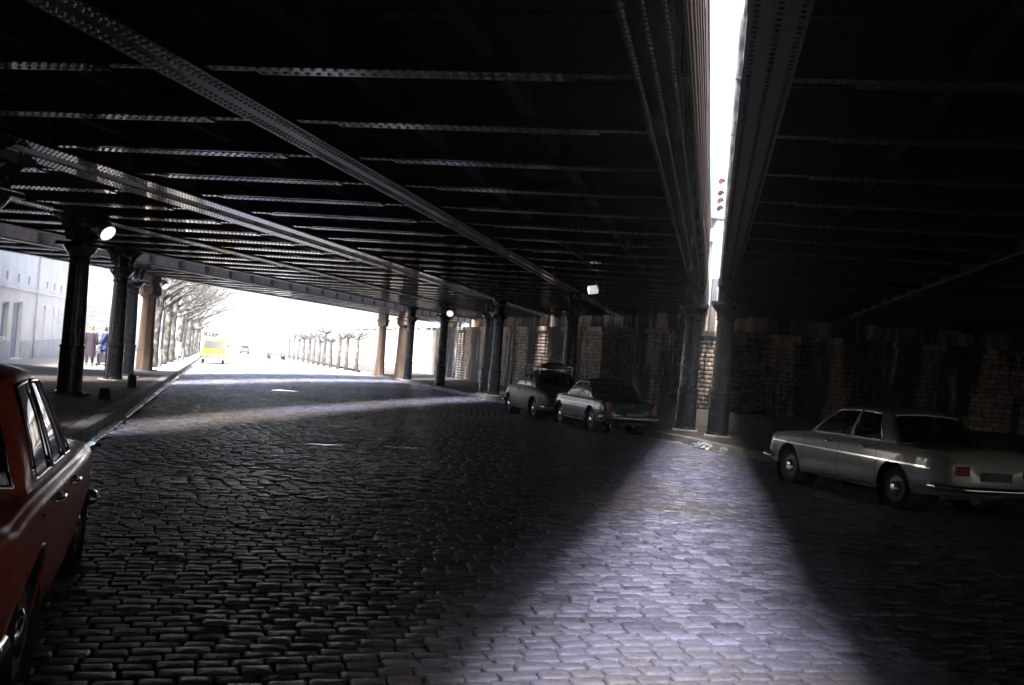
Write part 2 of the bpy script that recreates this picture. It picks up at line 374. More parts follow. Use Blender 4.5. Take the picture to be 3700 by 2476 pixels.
# ------------------------------------------------------------------ railway bridges
rv = []; rf = []
for (r_, z_) in ((.0245, 0), (.020, -.010)):
    for i in range(7): a_ = 2 * math.pi * i / 7; rv.append((r_ * math.cos(a_), r_ * math.sin(a_), z_))
rv.append((0, 0, -.0150)); RV = np.array(rv)
for i in range(7): j = (i + 1) % 7; rf += [(j, i, 7 + i, 7 + j), (7 + j, 7 + i, 14)]
def rivets(pts, name='rivet_rows', m_='iron'):
    pts = np.asarray(pts, float)
    return stamp(None, rf, RV[None] + pts[:, None, :], name, M[m_])
PITCH_R = .105
def bridge(name, label, a0, a1, girders, XR_, soff, gap_lo=False, gap_hi=False, rivet=True, XL_=-9.6, fw_=.12, im='iron'):
    """girders: list of (a, kind) kind: 'mid', 'lo' (edge on the low-a side), 'hi' (edge on the high-a side)"""
    ac = (a0 + a1) / 2; gc = g_at(ac, 4.5)
    root = thing(name, label, 'bridge', G(ac, gc, soff), -GAM)
    gm = {a: (g_at(a, XL_), g_at(a, XR_)) for a, _ in girders}
    for a, kind in girders:
        g0, g1 = gm[a]; g0 -= gc; g1 -= gc; x = a - ac; b = MB(); rows = []
        if kind == 'mid':
            b.box(x - .25, x + .25, g0, g1, 0, .03); b.box(x - .15, x + .15, g0, g1, .033, .14); b.box(x - .014, x + .014, g0, g1, .143, 1.05); b.box(x - .25, x + .25, g0, g1, 1.053, 1.09)
            rows = [-.185, -.095, .095, .185, -.14, .14]
        else:
            s = 1 if kind == 'hi' else -1       # outer side
            xo = x + .20 * s
            lo, hi = sorted((xo - .40 * s, xo)); b.box(lo, hi, g0, g1, 0, .03)
            lo, hi = sorted((xo - .035 * s, xo - .015 * s)); MB().box(lo, hi, g0, g1, .034, 1.25).build('web_plate', M['iron_grey'], root)  # web paler than the black girder: gap light put into its colour
            lo, hi = sorted((xo - .13 * s, xo - .038 * s)); b.box(lo, hi, g0, g1, .033, .13)
            lo, hi = sorted((xo - .30 * s, xo + .02 * s)); b.box(lo, hi, g0, g1, 1.253, 1.29)
            rows = [-.15 * 1, 0.0, .15]
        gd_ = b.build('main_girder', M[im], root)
        if rivet:
            pts = []
            gg = np.arange(g0 + .05, g1 - .05, PITCH_R)
            vis = (gg + gc > g_at(a, -6.5)) & (gg + gc < g_at(a, 17.5)) & (gg + gc > 3)
            gg = gg[vis]
            for ri, rx in enumerate(rows):
                sh = (PITCH_R / 2) * (ri % 2)
                if kind == 'mid' and ri >= 4:
                    g2 = gg[(np.floor((gg + gc) / 1.0).astype(int) % 2) == 0]
                else: g2 = gg
                pts.append(np.stack([np.full(len(g2), x + rx), g2 + sh, np.zeros(len(g2))], 1))
            if len(pts) and sum(map(len, pts)): tag(link('rivet_rows', rivets(np.concatenate(pts), m_=im), gd_), kind='stuff')
        # cover plates and stiffeners, every second metre
        gs = [8.31 + 2 * k for k in range(-40, 60) if g0 + .3 < 8.31 + 2 * k - gc < g1 - .3]
        if kind != 'mid':
            s = 1 if kind == 'hi' else -1; xo = x + .20 * s
            sb = MB()
            lo, hi = sorted((xo - .014 * s, xo + .05 * s))
            sb.box(lo, hi, -.02, .02, .034, 1.25); lo, hi = sorted((xo - .014 * s, xo - .002 * s)); sb.box(lo, hi, -.16, .16, .12, .55)
            sm = sb.mesh('web_stiffener', M['iron'])
            for g in gs: link('web_stiffener', sm, gd_, (0, g - gc, 0))
    # cross beams, shared meshes per bay
    for (a_l, k_l), (a_h, k_h) in zip(girders[:-1], girders[1:]):
        x0 = a_l - ac + (.25 if k_l == 'mid' else .2) + .012; x1 = a_h - ac - (.25 if k_h == 'mid' else .2) - .012
        b = MB(); e = .5
        b.box(x0 + e, x1 - e, -fw_, fw_, .012, .024); b.box(x0, x0 + e - .004, -.07, .07, .03, .048); b.box(x1 - e + .004, x1, -.07, .07, .03, .048)
        b.box(x0 + .002, x1 - .002, -.012, .012, .052, .52); b.box(x0 + .01, x1 - .01, -.10, .10, .523, .55)
        bm_ = b.mesh('cross_beam', M[im])
        xs = np.arange(x0 + e + .06, x1 - e - .04, PITCH_R)
        pts = [np.stack([xs, np.full(len(xs), q), np.full(len(xs), .012)], 1) for q in (-fw_ * .6, fw_ * .5)]
        ex = np.arange(x0 + .1, x0 + e - .05, PITCH_R); pts += [np.stack([ex, np.full(len(ex), .0), np.full(len(ex), .03)], 1)]
        ex = np.arange(x1 - e + .06, x1 - .06, PITCH_R); pts += [np.stack([ex, np.full(len(ex), .0), np.full(len(ex), .03)], 1)]
        rm_ = rivets(np.concatenate(pts), m_=im) if rivet else None
        glo = max(gm[a_l][0], gm[a_h][0]); ghi = min(gm[a_l][1], gm[a_h][1])
        for k in range(-40, 60):
            g = 8.31 + 2 * k
            if not (glo + .3 < g < ghi - .3): continue
            if g < 1: continue
            o = link('cross_beam', bm_, root, (0, g - gc, 0))
            if rivet and g < 80: tag(link('rivet_rows', rm_, o), kind='stuff')
        # two stringers between the cross beams
        for q in (.30, .68):
            xs_ = x0 + (x1 - x0) * q; sb = MB()
            sb.box(xs_ - .075, xs_ + .075, glo - gc, ghi - gc, .17, .185); sb.box(xs_ - .008, xs_ + .008, glo - gc, ghi - gc, .188, .5)
            sb.build('stringer', M['iron'] if a_h < -10 else M['stringer'], root)
    # deck
    p = [(a0, g_at(a0, XL_)), (a1, g_at(a1, XL_)), (a1, g_at(a1, XR_)), (a0, g_at(a0, XR_))]
    v = [(a - ac, g - gc, z) for z in (.56, .95) for a, g in p]
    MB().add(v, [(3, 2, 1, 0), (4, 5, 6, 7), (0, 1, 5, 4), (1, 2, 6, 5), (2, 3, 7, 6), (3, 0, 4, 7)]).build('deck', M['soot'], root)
    return root, ac, gc
SOFF = 3.95
brR, acR, gcR = bridge('railway_bridge', 'dark iron railway bridge right of the narrow sky gap', .06, 34.2, [(.26, 'lo'), (5.2, 'mid'), (10.4, 'mid'), (15.6, 'mid'), (22.0, 'mid'), (28.0, 'mid'), (34.0, 'hi')], 42, SOFF, rivet=True, im='iron_dull')  # width behind the camera is unseen, sized to block rear daylight
brA, acA, gcA = bridge('railway_bridge', 'black iron railway bridge with plank parapet left of the sky gap', -9.68, -.42, [(-9.48, 'lo'), (-5.0, 'mid'), (-.62, 'hi')], 21.5, SOFF)
brB, acB, gcB = bridge('railway_bridge', 'middle iron railway bridge whose cross beams shine with daylight', -18.82, -10.06, [(-18.62, 'lo'), (-14.4, 'mid'), (-10.26, 'hi')], 21.5, SOFF, fw_=.20)
brC, acC, gcC = bridge('railway_bridge', 'narrow far railway bridge at the sunlit mouth of the underpass', -24.3, -19.9, [(-24.1, 'lo'), (-20.1, 'hi')], 21.5, SOFF - .22, fw_=.20)
# plank parapet of bridge A along the gap, leaning over it
for k in range(17):
    z0 = .04 + k * .108; xo = -.62 + .2 - acA + .064 + .011 * (k % 2)
    for j, gj in enumerate(np.arange(2.0, 30, 4.0)):
        pb = MB(); pb.box(-.012, .012, 0, 3.997, 0, .1065)
        pb.build('plank', M['plank'], brA, (xo + random.uniform(-.004, .004), gj - gcA, z0), (0, random.uniform(-.02, .02), 0))
for gj in np.arange(2.31, 30, 2.0):
    MB().box(-.08, -.036, -.04, .04, 0, .6).build('parapet_post', M['iron_grey'], brA, (-.62 + .2 - acA, gj - gcA, 1.3), (0, .02, 0))
# hand rail of bridge R along the gap
hr = MB()
gR0, gR1 = 2.0, g_at(.26, 24)
for z_ in (.45, .9): hr.tube([(.14 - acR, gR0 - gcR, 1.29 + z_), (.14 - acR, gR1 - gcR, 1.29 + z_)], .02, 6)
hr.build('hand_rail', M['iron_grey'], brR)
for gj in np.arange(2.31, gR1, 2.0):
    MB().box(-.02, .02, -.02, .02, 0, .92).box(-.06, .06, -.06, .06, 0, .02).build('rail_post', M['iron_grey'], brR, (.14 - acR, gj - gcR, 1.292))

# ------------------------------------------------------------------ columns
M['stone_col'] = mat('brown_weathered_stone', (.13, .085, .06), .8, var=.35, vscale=3, bump=.4, bscale=30, tint=(.19, .155, .12), tscale=2.2, tlo=.5, thi=.7, stretch=(1, 1, .4))
M['col_iron'] = mat('black_gloss_column_paint', (.010, .0105, .0135), .24, var=.3, vscale=5, bump=.12, bscale=18, rvar=.1, tint=(.022, .017, .014), tscale=3, tlo=.58, thi=.75)
def fluted(prof, n=20, sub=4, depth=.055):
    b = MB(); vv = []; K = n * sub
    for (r_, z_) in prof:
        for i in range(K):
            ph = (i % sub) / sub
            rr = r_ * (1 - depth * (1 - abs(2 * ph - 1)) ) if True else r_
            a_ = 2 * math.pi * i / K; vv.append((rr * math.cos(a_), rr * math.sin(a_), z_))
    ff = []
    for k in range(len(prof) - 1):
        for i in range(K): j = (i + 1) % K; ff.append((k * K + i, k * K + j, (k + 1) * K + j, (k + 1) * K + i))
    return b.add(vv, ff)
def iron_column(X, a, label, soff=SOFF, zt=zpr, paint='col_iron', sc_=1.0):
    Y = (X * cg - a) / sg; z0 = zt(X, Y) - .03; H = soff - z0 - .012
    t = thing('iron_column', label, 'column', (X, Y, z0), -GAM, 'cast iron columns carrying the bridges')
    m_ = M[paint]; nk = H - 1.02
    MB().bbox(-.34, .34, -.34, .34, -.06, .07, .02).build('plinth', M['kerb'], t)
    MB().lathe([(.30, .072), (.30, .10), (.275, .13), (.27, 1.10), (.285, 1.12), (.285, 1.16), (.25, 1.175)], 32).build('lower_drum', m_, t, smooth=True, angle=.6)
    fluted([(.245, 1.178), (.235, 2.0), (.215, nk - .12), (.213, nk - .06)]).build('fluted_shaft', m_, t, smooth=True)
    MB().lathe([(.215, nk - .058), (.25, nk - .05), (.255, nk - .02), (.23, nk), (.225, nk + .10), (.25, nk + .12), (.25, nk + .15), (.30, nk + .2), (.36, nk + .29), (.37, nk + .33)], 32).build('capital', m_, t, smooth=True, angle=.6)
    MB().bbox(-.40, .40, -.40, .40, nk + .332, nk + .42, .02).build('abacus', m_, t)
    hb = MB(); hb.lathe([(.24, nk + .424), (.20, nk + .5), (.20, nk + .72), (.25, nk + .78), (.25, nk + .84)], 24); hb.build('bearing_block', m_, t, smooth=True, angle=.6)
    MB().bbox(-.27, .27, -.36, .36, nk + .843, H, .015).build('bearing_plate', m_, t)
    # console brackets under the girder
    for s in (-1, 1):
        br = MB(); pr = [(.0, nk + .45), (.10, nk + .45), (.14, nk + .6), (.30, nk + .8), (.62, H - .06), (.62, H - .002), (.0, H - .002)]
        vv = [(x_, s * (.365 + y_), z_) for x_ in (-.07, .07) for y_, z_ in pr]; n = len(pr)
        ff = [tuple(range(n)), tuple(range(2 * n - 1, n - 1, -1))] + [(i, n + i, n + (i + 1) % n, (i + 1) % n) for i in range(n)]
        br.add(vv, ff).build('console_bracket', m_, t)
    return t
def stone_column(X, a, label, soff, zt):
    Y = (X * cg - a) / sg; z0 = zt(X, Y) - .03; H = soff - z0 - .012
    t = thing('stone_column', label, 'column', (X, Y, z0), -GAM, 'brown stone clad columns at the mouth')
    m_ = M['stone_col']; nk = H - 1.0
    MB().bbox(-.42, .42, -.42, .42, -.06, .08, .02).build('plinth', m_, t)
    MB().lathe([(.36, .082), (.355, 1.0), (.33, 1.02)], 8, a0=math.pi / 8).build('lower_drum', m_, t)
    MB().lathe([(.325, 1.022), (.28, nk)], 8, a0=math.pi / 8).build('octagonal_shaft', m_, t)
    MB().lathe([(.28, nk + .002), (.33, nk + .06), (.42, nk + .12), (.42, nk + .17)], 8, a0=math.pi / 8).build('capital', m_, t)
    MB().bbox(-.34, .34, -.38, .38, nk + .172, nk + .50, .02).build('stone_block', m_, t)
    MB().bbox(-.40, .40, -.46, .46, nk + .503, nk + .60, .02).build('abacus', m_, t)
    MB().bbox(-.30, .30, -.36, .36, nk + .603, H, .02).build('bearing_block', m_, t)
    for s in (-1, 1):
        MB().lathe([(.05, -.03), (.075, -.02), (.075, .02), (.05, .03)], 12, (0, s * .40, nk + .34), 'x').build('boss', m_, t)
    return t
iron_column(12.4, -.6, 'black fluted column left of the sky gap on the right pavement')
iron_column(12.4, .26, 'thick black column right of the sky gap beside the light saloon')
iron_column(12.0, -5.05, 'black column standing behind the two parked dark saloons')
iron_column(11.8, -9.5, 'nearer column of the close pair beyond the parked saloons')
iron_column(11.8, -10.24, 'farther column of the close pair beyond the parked saloons')
iron_column(11.4, -14.36, 'single iron column with floodlight on the right pavement')
iron_column(11.2, -18.6, 'greyish fluted column beside a stone column near the sunlit wall')
stone_column(11.3, -20.1, 'brown stone column half hidden by a fluted column on right pavement', SOFF - .22, zpr)
stone_column(11.2, -24.0, 'outermost pale stone column in full sun on right pavement', SOFF - .22, zpr)
iron_column(-3.42, -9.5, 'black column on the left pavement beyond the red car roof', zt=zpl)
iron_column(-3.42, -10.24, 'black column on left pavement before the white building', zt=zpl)
iron_column(-3.3, -14.36, 'big black column with floodlight behind the red car', zt=zpl)
iron_column(-3.27, -18.6, 'black fluted column beside the pedestrians on left pavement', zt=zpl)
iron_column(-3.2, -20.1, 'dark brown column touching the fluted one on left pavement', soff=SOFF - .22, zt=zpl)
stone_column(-3.2, -24.0, 'octagonal brown stone column by the left tree row', SOFF - .22, zpl)

# ------------------------------------------------------------------ retaining wall on the right: coursed blocks, coping, bearing shelf
def wall_material():
    m_ = bpy.data.materials.new('sooty_streaked_masonry'); m_.use_nodes = True; t = m_.node_tree; p = t.nodes['Principled BSDF']; L = t.links.new
    ge = N(t, 'ShaderNodeNewGeometry')
    def noise(scale, st, det=6, ro=.6):
        mp = N(t, 'ShaderNodeMapping'); mp.inputs['Scale'].default_value = st; L(ge.outputs['Position'], mp.inputs[0])
        nz = N(t, 'ShaderNodeTexNoise'); nz.inputs['Scale'].default_value = scale; nz.inputs['Detail'].default_value = det; nz.inputs['Roughness'].default_value = ro
        L(mp.outputs[0], nz.inputs['Vector']); return nz.outputs[0]
    def ramp(s, lo, hi):
        r_ = N(t, 'ShaderNodeMapRange'); r_.inputs[1].default_value = lo; r_.inputs[2].default_value = hi; L(s, r_.inputs[0]); return r_.outputs[0]
    def mix(f, a, b):
        mx = N(t, 'ShaderNodeMix', data_type='RGBA'); L(f, mx.inputs[0])
        for q, v in ((6, a), (7, b)):
            if isinstance(v, tuple): mx.inputs[q].default_value = (*v, 1)
            else: L(v, mx.inputs[q])
        return mx.outputs[2]
    c = mix(ramp(noise(1.3, (1, 1, 1)), .35, .65), (.36, .25, .17), (.44, .37, .30))
    hs = N(t, 'ShaderNodeHueSaturation'); mr = N(t, 'ShaderNodeMapRange'); mr.inputs[3].default_value = .65; mr.inputs[4].default_value = 1.3
    L(ge.outputs['Random Per Island'], mr.inputs[0]); L(mr.outputs[0], hs.inputs['Value']); L(c, hs.inputs['Color']); c = hs.outputs[0]
    soot = ramp(noise(.55, (1, 1, .13), 8, .70), .435, .505)
    c = mix(soot, c, (.010, .009, .009))
    white = ramp(noise(1.1, (1, 1, .10), 8, .7), .58, .66)
    c = mix(white, c, (.60, .57, .54))
    L(c, p.inputs['Base Color']); p.inputs['Roughness'].default_value = .75
    bp = N(t, 'ShaderNodeBump'); bp.inputs['Strength'].default_value = .5; bp.inputs['Distance'].default_value = .02
    L(noise(24, (1, 1, 1)), bp.inputs['Height']); L(bp.outputs[0], p.inputs['Normal'])
    return m_
M['masonry'] = wall_material()
M['sunwall'] = mat('painted_sunlit_wall', (.42, .39, .33), .85, var=.25, vscale=1.2, bump=.3, bscale=20, pos=True)  # plain pale copy of the wall, sunlight put into its colour
WP = [(17.6, 150.0), (17.6, 62.0), (18.4, 47.0), (21.4, 39.5), (27.2, 35.0), (40.0, 26.5), (40.0, -110.0)]  # last leg is out of view, added to block light from the right
WTOP = 3.05
wall = thing('retaining_wall', 'long sooty streaked masonry wall behind the right pavement', 'wall', (18.4, 47, SL * 47))
def segs():
    for (p, q) in zip(WP[:-1], WP[1:]):
        d = Vector((q[0] - p[0], q[1] - p[1], 0)); L = d.length; d.normalize(); n = Vector((d.y, -d.x, 0))   # n towards the street?
        if n.dot(Vector((-1, -.3, 0))) < 0: n = -n
        yield Vector((*p, 0)), d, n, L
SG = list(segs()); woff = Vector((18.4, 47, SL * 47))
cm = MB()
for (p, d, n, L) in SG:
    q = p + d * L
    for z0, z1, off_, th in ((-2.3, WTOP - .02, -.03, .6),):
        A_ = [p + n * off_, q + n * off_, q + n * (off_ - th), p + n * (off_ - th)]
        cm.add([(v.x, v.y, z0) for v in A_] + [(v.x, v.y, z1) for v in A_], [(3, 2, 1, 0), (4, 5, 6, 7), (0, 1, 5, 4), (1, 2, 6, 5), (2, 3, 7, 6), (3, 0, 4, 7)])
cm.v = [tuple(Vector(v) - woff) for v in cm.v]
cm.build('wall_core', M['joint'], wall)
MB().box(17.56 - .06 - woff.x, 17.6 + .02 - woff.x, 84.0 - woff.y, 150 - woff.y, -2.3 - woff.z, WTOP - .005 - woff.z).build('sunlit_face', M['sunwall'], wall)
blk = []
for (p, d, n, L) in SG:
    bh = .195; nz = int((WTOP + 1.6) / bh)
    for r_ in range(nz):
        z = WTOP - (r_ + .5) * bh; s = -random.uniform(0, .3)
        while s < L:
            bw = random.uniform(.28, .44)
            mid = p + d * (s + bw / 2)
            s0, s1 = max(s, 0), min(s + bw, L)
            if s1 - s0 > .06 and z > zpr(mid.x, mid.y) - .12 and 20 < mid.y < 84:
                blk.append((p + d * ((s0 + s1) / 2) + Vector((0, 0, z)), d, n, (s1 - s0) / 2 - .006, bh / 2 - .006, random.uniform(.0, .014)))
            s += bw
def block_pts(b, rel):
    c, d, n, hw, hh, pr = b
    o = []
    for (u, v, dep) in ((-1, -1, -.05), (1, -1, -.05), (1, 1, -.05), (-1, 1, -.05), (-1, -1, 0), (1, -1, 0), (1, 1, 0), (-1, 1, 0)):
        k = .012 if dep == 0 else 0
        q = d * (u * (hw - k)) + Vector((0, 0, v * (hh - k))) + n * (dep + pr)
        if rel: o.append(q)
        else: o.append(c + q - woff)
    return o
bf0 = [(4, 5, 6, 7), (0, 1, 5, 4), (1, 2, 6, 5), (2, 3, 7, 6), (3, 0, 4, 7)]
def orient(b):
    c, d, n = b[0], b[1], b[2]
    return bf0 if d.cross(Vector((0, 0, 1))).dot(n) > 0 else [f[::-1] for f in bf0]
def score(b): return b[0].length if (22 < b[0].y < 60) else b[0].length + 100
def vis_az(b): return abs(math.atan2(b[0].x, b[0].y) - YAW) < R(26)
blk.sort(key=lambda b: score(b) + (0 if vis_az(b) else 500))
for b in blk[:300]:
    me = bpy.data.meshes.new('block'); me.from_pydata(block_pts(b, True), [], orient(b)); me.materials.append(M['masonry'])
    link('block', me, wall, b[0] - woff)
for sgn in (0, 1):
    sel = [b for b in blk[300:] if (orient(b) is bf0) == (sgn == 0)]
    if sel:
        P = np.array([[tuple(v) for v in block_pts(b, False)] for b in sel]); fs = bf0 if sgn == 0 else [f[::-1] for f in bf0]
        tag(link('block_courses', stamp(None, fs, P, 'block_courses', M['masonry'], False), wall), kind='stuff')
# coping stones
for (p, d, n, L) in SG:
    s = 0.0; ang = math.atan2(d.y, d.x)
    while s < L - .05:
        l = min(random.uniform(1.0, 1.5), L - s)
        mid = p + d * (s + l / 2)
        if 20 < mid.y < 140:
            ms = MB(); ms.bbox(-l / 2 + .005, l / 2 - .005, -.10, .55, 0, .24, .02) if n.dot(Vector((-d.y, d.x, 0))) < 0 else ms.bbox(-l / 2 + .005, l / 2 - .005, -.55, .10, 0, .24, .02)
            ms.build('coping_stone', M['masonry'], wall, Vector((mid.x, mid.y, WTOP)) - woff + n * .0, (0, 0, ang))
        s += l
# bearing shelf and back wall that closes the space under the decks
bk = MB()
for (p, d, n, L) in SG:
    q = p + d * L; p2 = Vector(p); q2 = Vector(q)
    if p.y > 80:
        tt_ = (p.y - 79) / (p.y - q.y); p2 = p + (q - p) * tt_
    sh = [p2 - n * .56, q2 - n * .56, q2 - n * 2.2, p2 - n * 2.2]
    bk.add([(v.x, v.y, WTOP - .4) for v in sh] + [(v.x, v.y, WTOP + .2) for v in sh], [(3, 2, 1, 0), (4, 5, 6, 7), (0, 1, 5, 4), (1, 2, 6, 5), (2, 3, 7, 6), (3, 0, 4, 7)])
    sh = [p2 - n * 1.5, q2 - n * 1.5, q2 - n * 2.2, p2 - n * 2.2]
    bk.add([(v.x, v.y, WTOP + .203) for v in sh] + [(v.x, v.y, SOFF + .5) for v in sh], [(3, 2, 1, 0), (4, 5, 6, 7), (0, 1, 5, 4), (1, 2, 6, 5), (2, 3, 7, 6), (3, 0, 4, 7)])
bk.v = [tuple(Vector(v) - woff) for v in bk.v]
bk.build('bearing_shelf', M['masonry'], wall)
# left abutment (outside the frame, closes the underpass)
ab = thing('abutment_wall', 'dark masonry abutment wall along the left pavement', 'wall', (-9.4, 0, 0))
MB().box(-1.2, 0, -150, 33.5, -1.2, SOFF + .6).build('wall_core', M['joint'], ab)
P = []
for r_ in range(22):
    z = -.6 + r_ * .2
    y = -8 + (r_ % 2) * .2
    while y < 33.2:
        P.append([(x, y + yy, z + zz) for x, yy, zz in ((0, 0, 0), (0, .39, 0), (0, .39, .188), (0, 0, .188), (.03, .012, .012), (.03, .378, .012), (.03, .378, .176), (.03, .012, .176))]); y += .402
tag(link('block_courses', stamp(None, bf0, np.array(P), 'block_courses', M['masonry'], False), ab), kind='stuff')
# drain pipes on the right wall
M['pipe'] = mat('grey_drain_pipe', (.12, .12, .115), .5, var=.3, vscale=6, rvar=.15)
def pipe(px, py, top, label):
    z0 = zpr(px, py); t = thing('drain_pipe', label, 'pipe', (px, py, z0))
    MB().tube([(0, 0, 0.02), (0, 0, 2.45)], .055, 10).build('lower_pipe', M['pipe'], t, smooth=True)
    MB().lathe([(.06, 2.42), (.065, 2.5), (.12, 2.72), (.12, 2.78), (.05, 2.782)], 12).build('hopper', M['pipe'], t, smooth=True, angle=.6)
    MB().tube([(0, 0, 2.78), (0, 0, top - z0 - .12), (.03, 0, top - z0 - .04), (.14, 0, top - z0)], .04, 10).build('upper_pipe', M['pipe'], t, smooth=True)
    for z_ in (.5, 1.5): MB().lathe([(.058, z_), (.068, z_ + .01), (.068, z_ + .05), (.058, z_ + .06)], 12).build('collar', M['pipe'], t)
pipe(17.35, 75.5, 3.6, 'drain pipe on the wall where daylight falls on it')
pipe(17.35, 59.5, 3.8, 'drain pipe with hopper between the column pair and the parked saloons')
pipe(18.45, 43.0, 3.8, 'dark drain pipe on the wall behind the chrome trimmed saloon')

# ------------------------------------------------------------------ vehicles
M['tyre'] = mat('tyre_rubber', (.02, .02, .02), .75, bump=.3, bscale=60)
M['chrome'] = mat('worn_chrome', (.75, .75, .74), .14, metal=1, rvar=.06, vscale=10)
M['hub'] = mat('painted_wheel', (.32, .30, .26), .4, metal=.3, var=.3, vscale=12)
M['cglass'] = glass('car_glass', (.62, .66, .62))
M['black'] = mat('black_trim', (.012, .012, .012), .6)
M['cabin'] = mat('dark_cabin', (.03, .026, .024), .8)
M['red'] = mat('dark_red_car_paint', (.52, .075, .026), .33, coat=.3, var=.12, vscale=3, rvar=.06)
M['greycar'] = mat('dusty_grey_car_paint', (.11, .095, .085), .5, coat=.1, var=.2, vscale=4, rvar=.12)
M['bluecar'] = mat('slate_blue_car_paint', (.055, .058, .078), .2, coat=.7, var=.1, vscale=3)
M['creamcar'] = mat('cream_grey_car_paint', (.50, .49, .42), .3, coat=.6, var=.08, vscale=3)
M['redlens'] = mat('red_lens', (.35, .02, .015), .15, coat=.6)
M['clearlens'] = mat('clear_lens', (.6, .6, .58), .1, coat=.6)
M['amber'] = mat('amber_lens', (.6, .22, .03), .15, coat=.6)
M['plate'] = mat('black_number_plate', (.015, .015, .016), .4)
M['platetext'] = mat('silver_plate_digits', (.7, .7, .68), .4)

def smooth_interp(xs, ys, x):
    """monotone-ish cubic through control points"""
    x = np.asarray(x, float); xs = np.asarray(xs, float); ys = np.asarray(ys, float)
    d = np.diff(ys) / np.diff(xs); mm = np.concatenate([[d[0]], (d[:-1] + d[1:]) / 2, [d[-1]]])
    for k in range(1, len(mm) - 1):
        if d[k - 1] * d[k] <= 0: mm[k] = 0
    i = np.clip(np.searchsorted(xs, x) - 1, 0, len(xs) - 2); h = xs[i + 1] - xs[i]; t = (x - xs[i]) / h
    return (2 * t**3 - 3 * t**2 + 1) * ys[i] + (t**3 - 2 * t**2 + t) * h * mm[i] + (-2 * t**3 + 3 * t**2) * ys[i + 1] + (t**3 - t**2) * h * mm[i + 1]

def text_mesh(body, size, m_, name, extrude=.004, bold=0.0):
    cu = bpy.data.curves.new(name, 'FONT'); cu.body = body; cu.size = size; cu.extrude = extrude; cu.offset = bold; cu.align_x = 'CENTER'; cu.align_y = 'CENTER'
    o = bpy.data.objects.new(name, cu); col.objects.link(o); bpy.context.view_layer.update()
    me = bpy.data.meshes.new_from_object(o.evaluated_get(bpy.context.evaluated_depsgraph_get()))
    bpy.data.objects.remove(o); bpy.data.curves.remove(cu); me.materials.clear(); me.materials.append(m_); return me

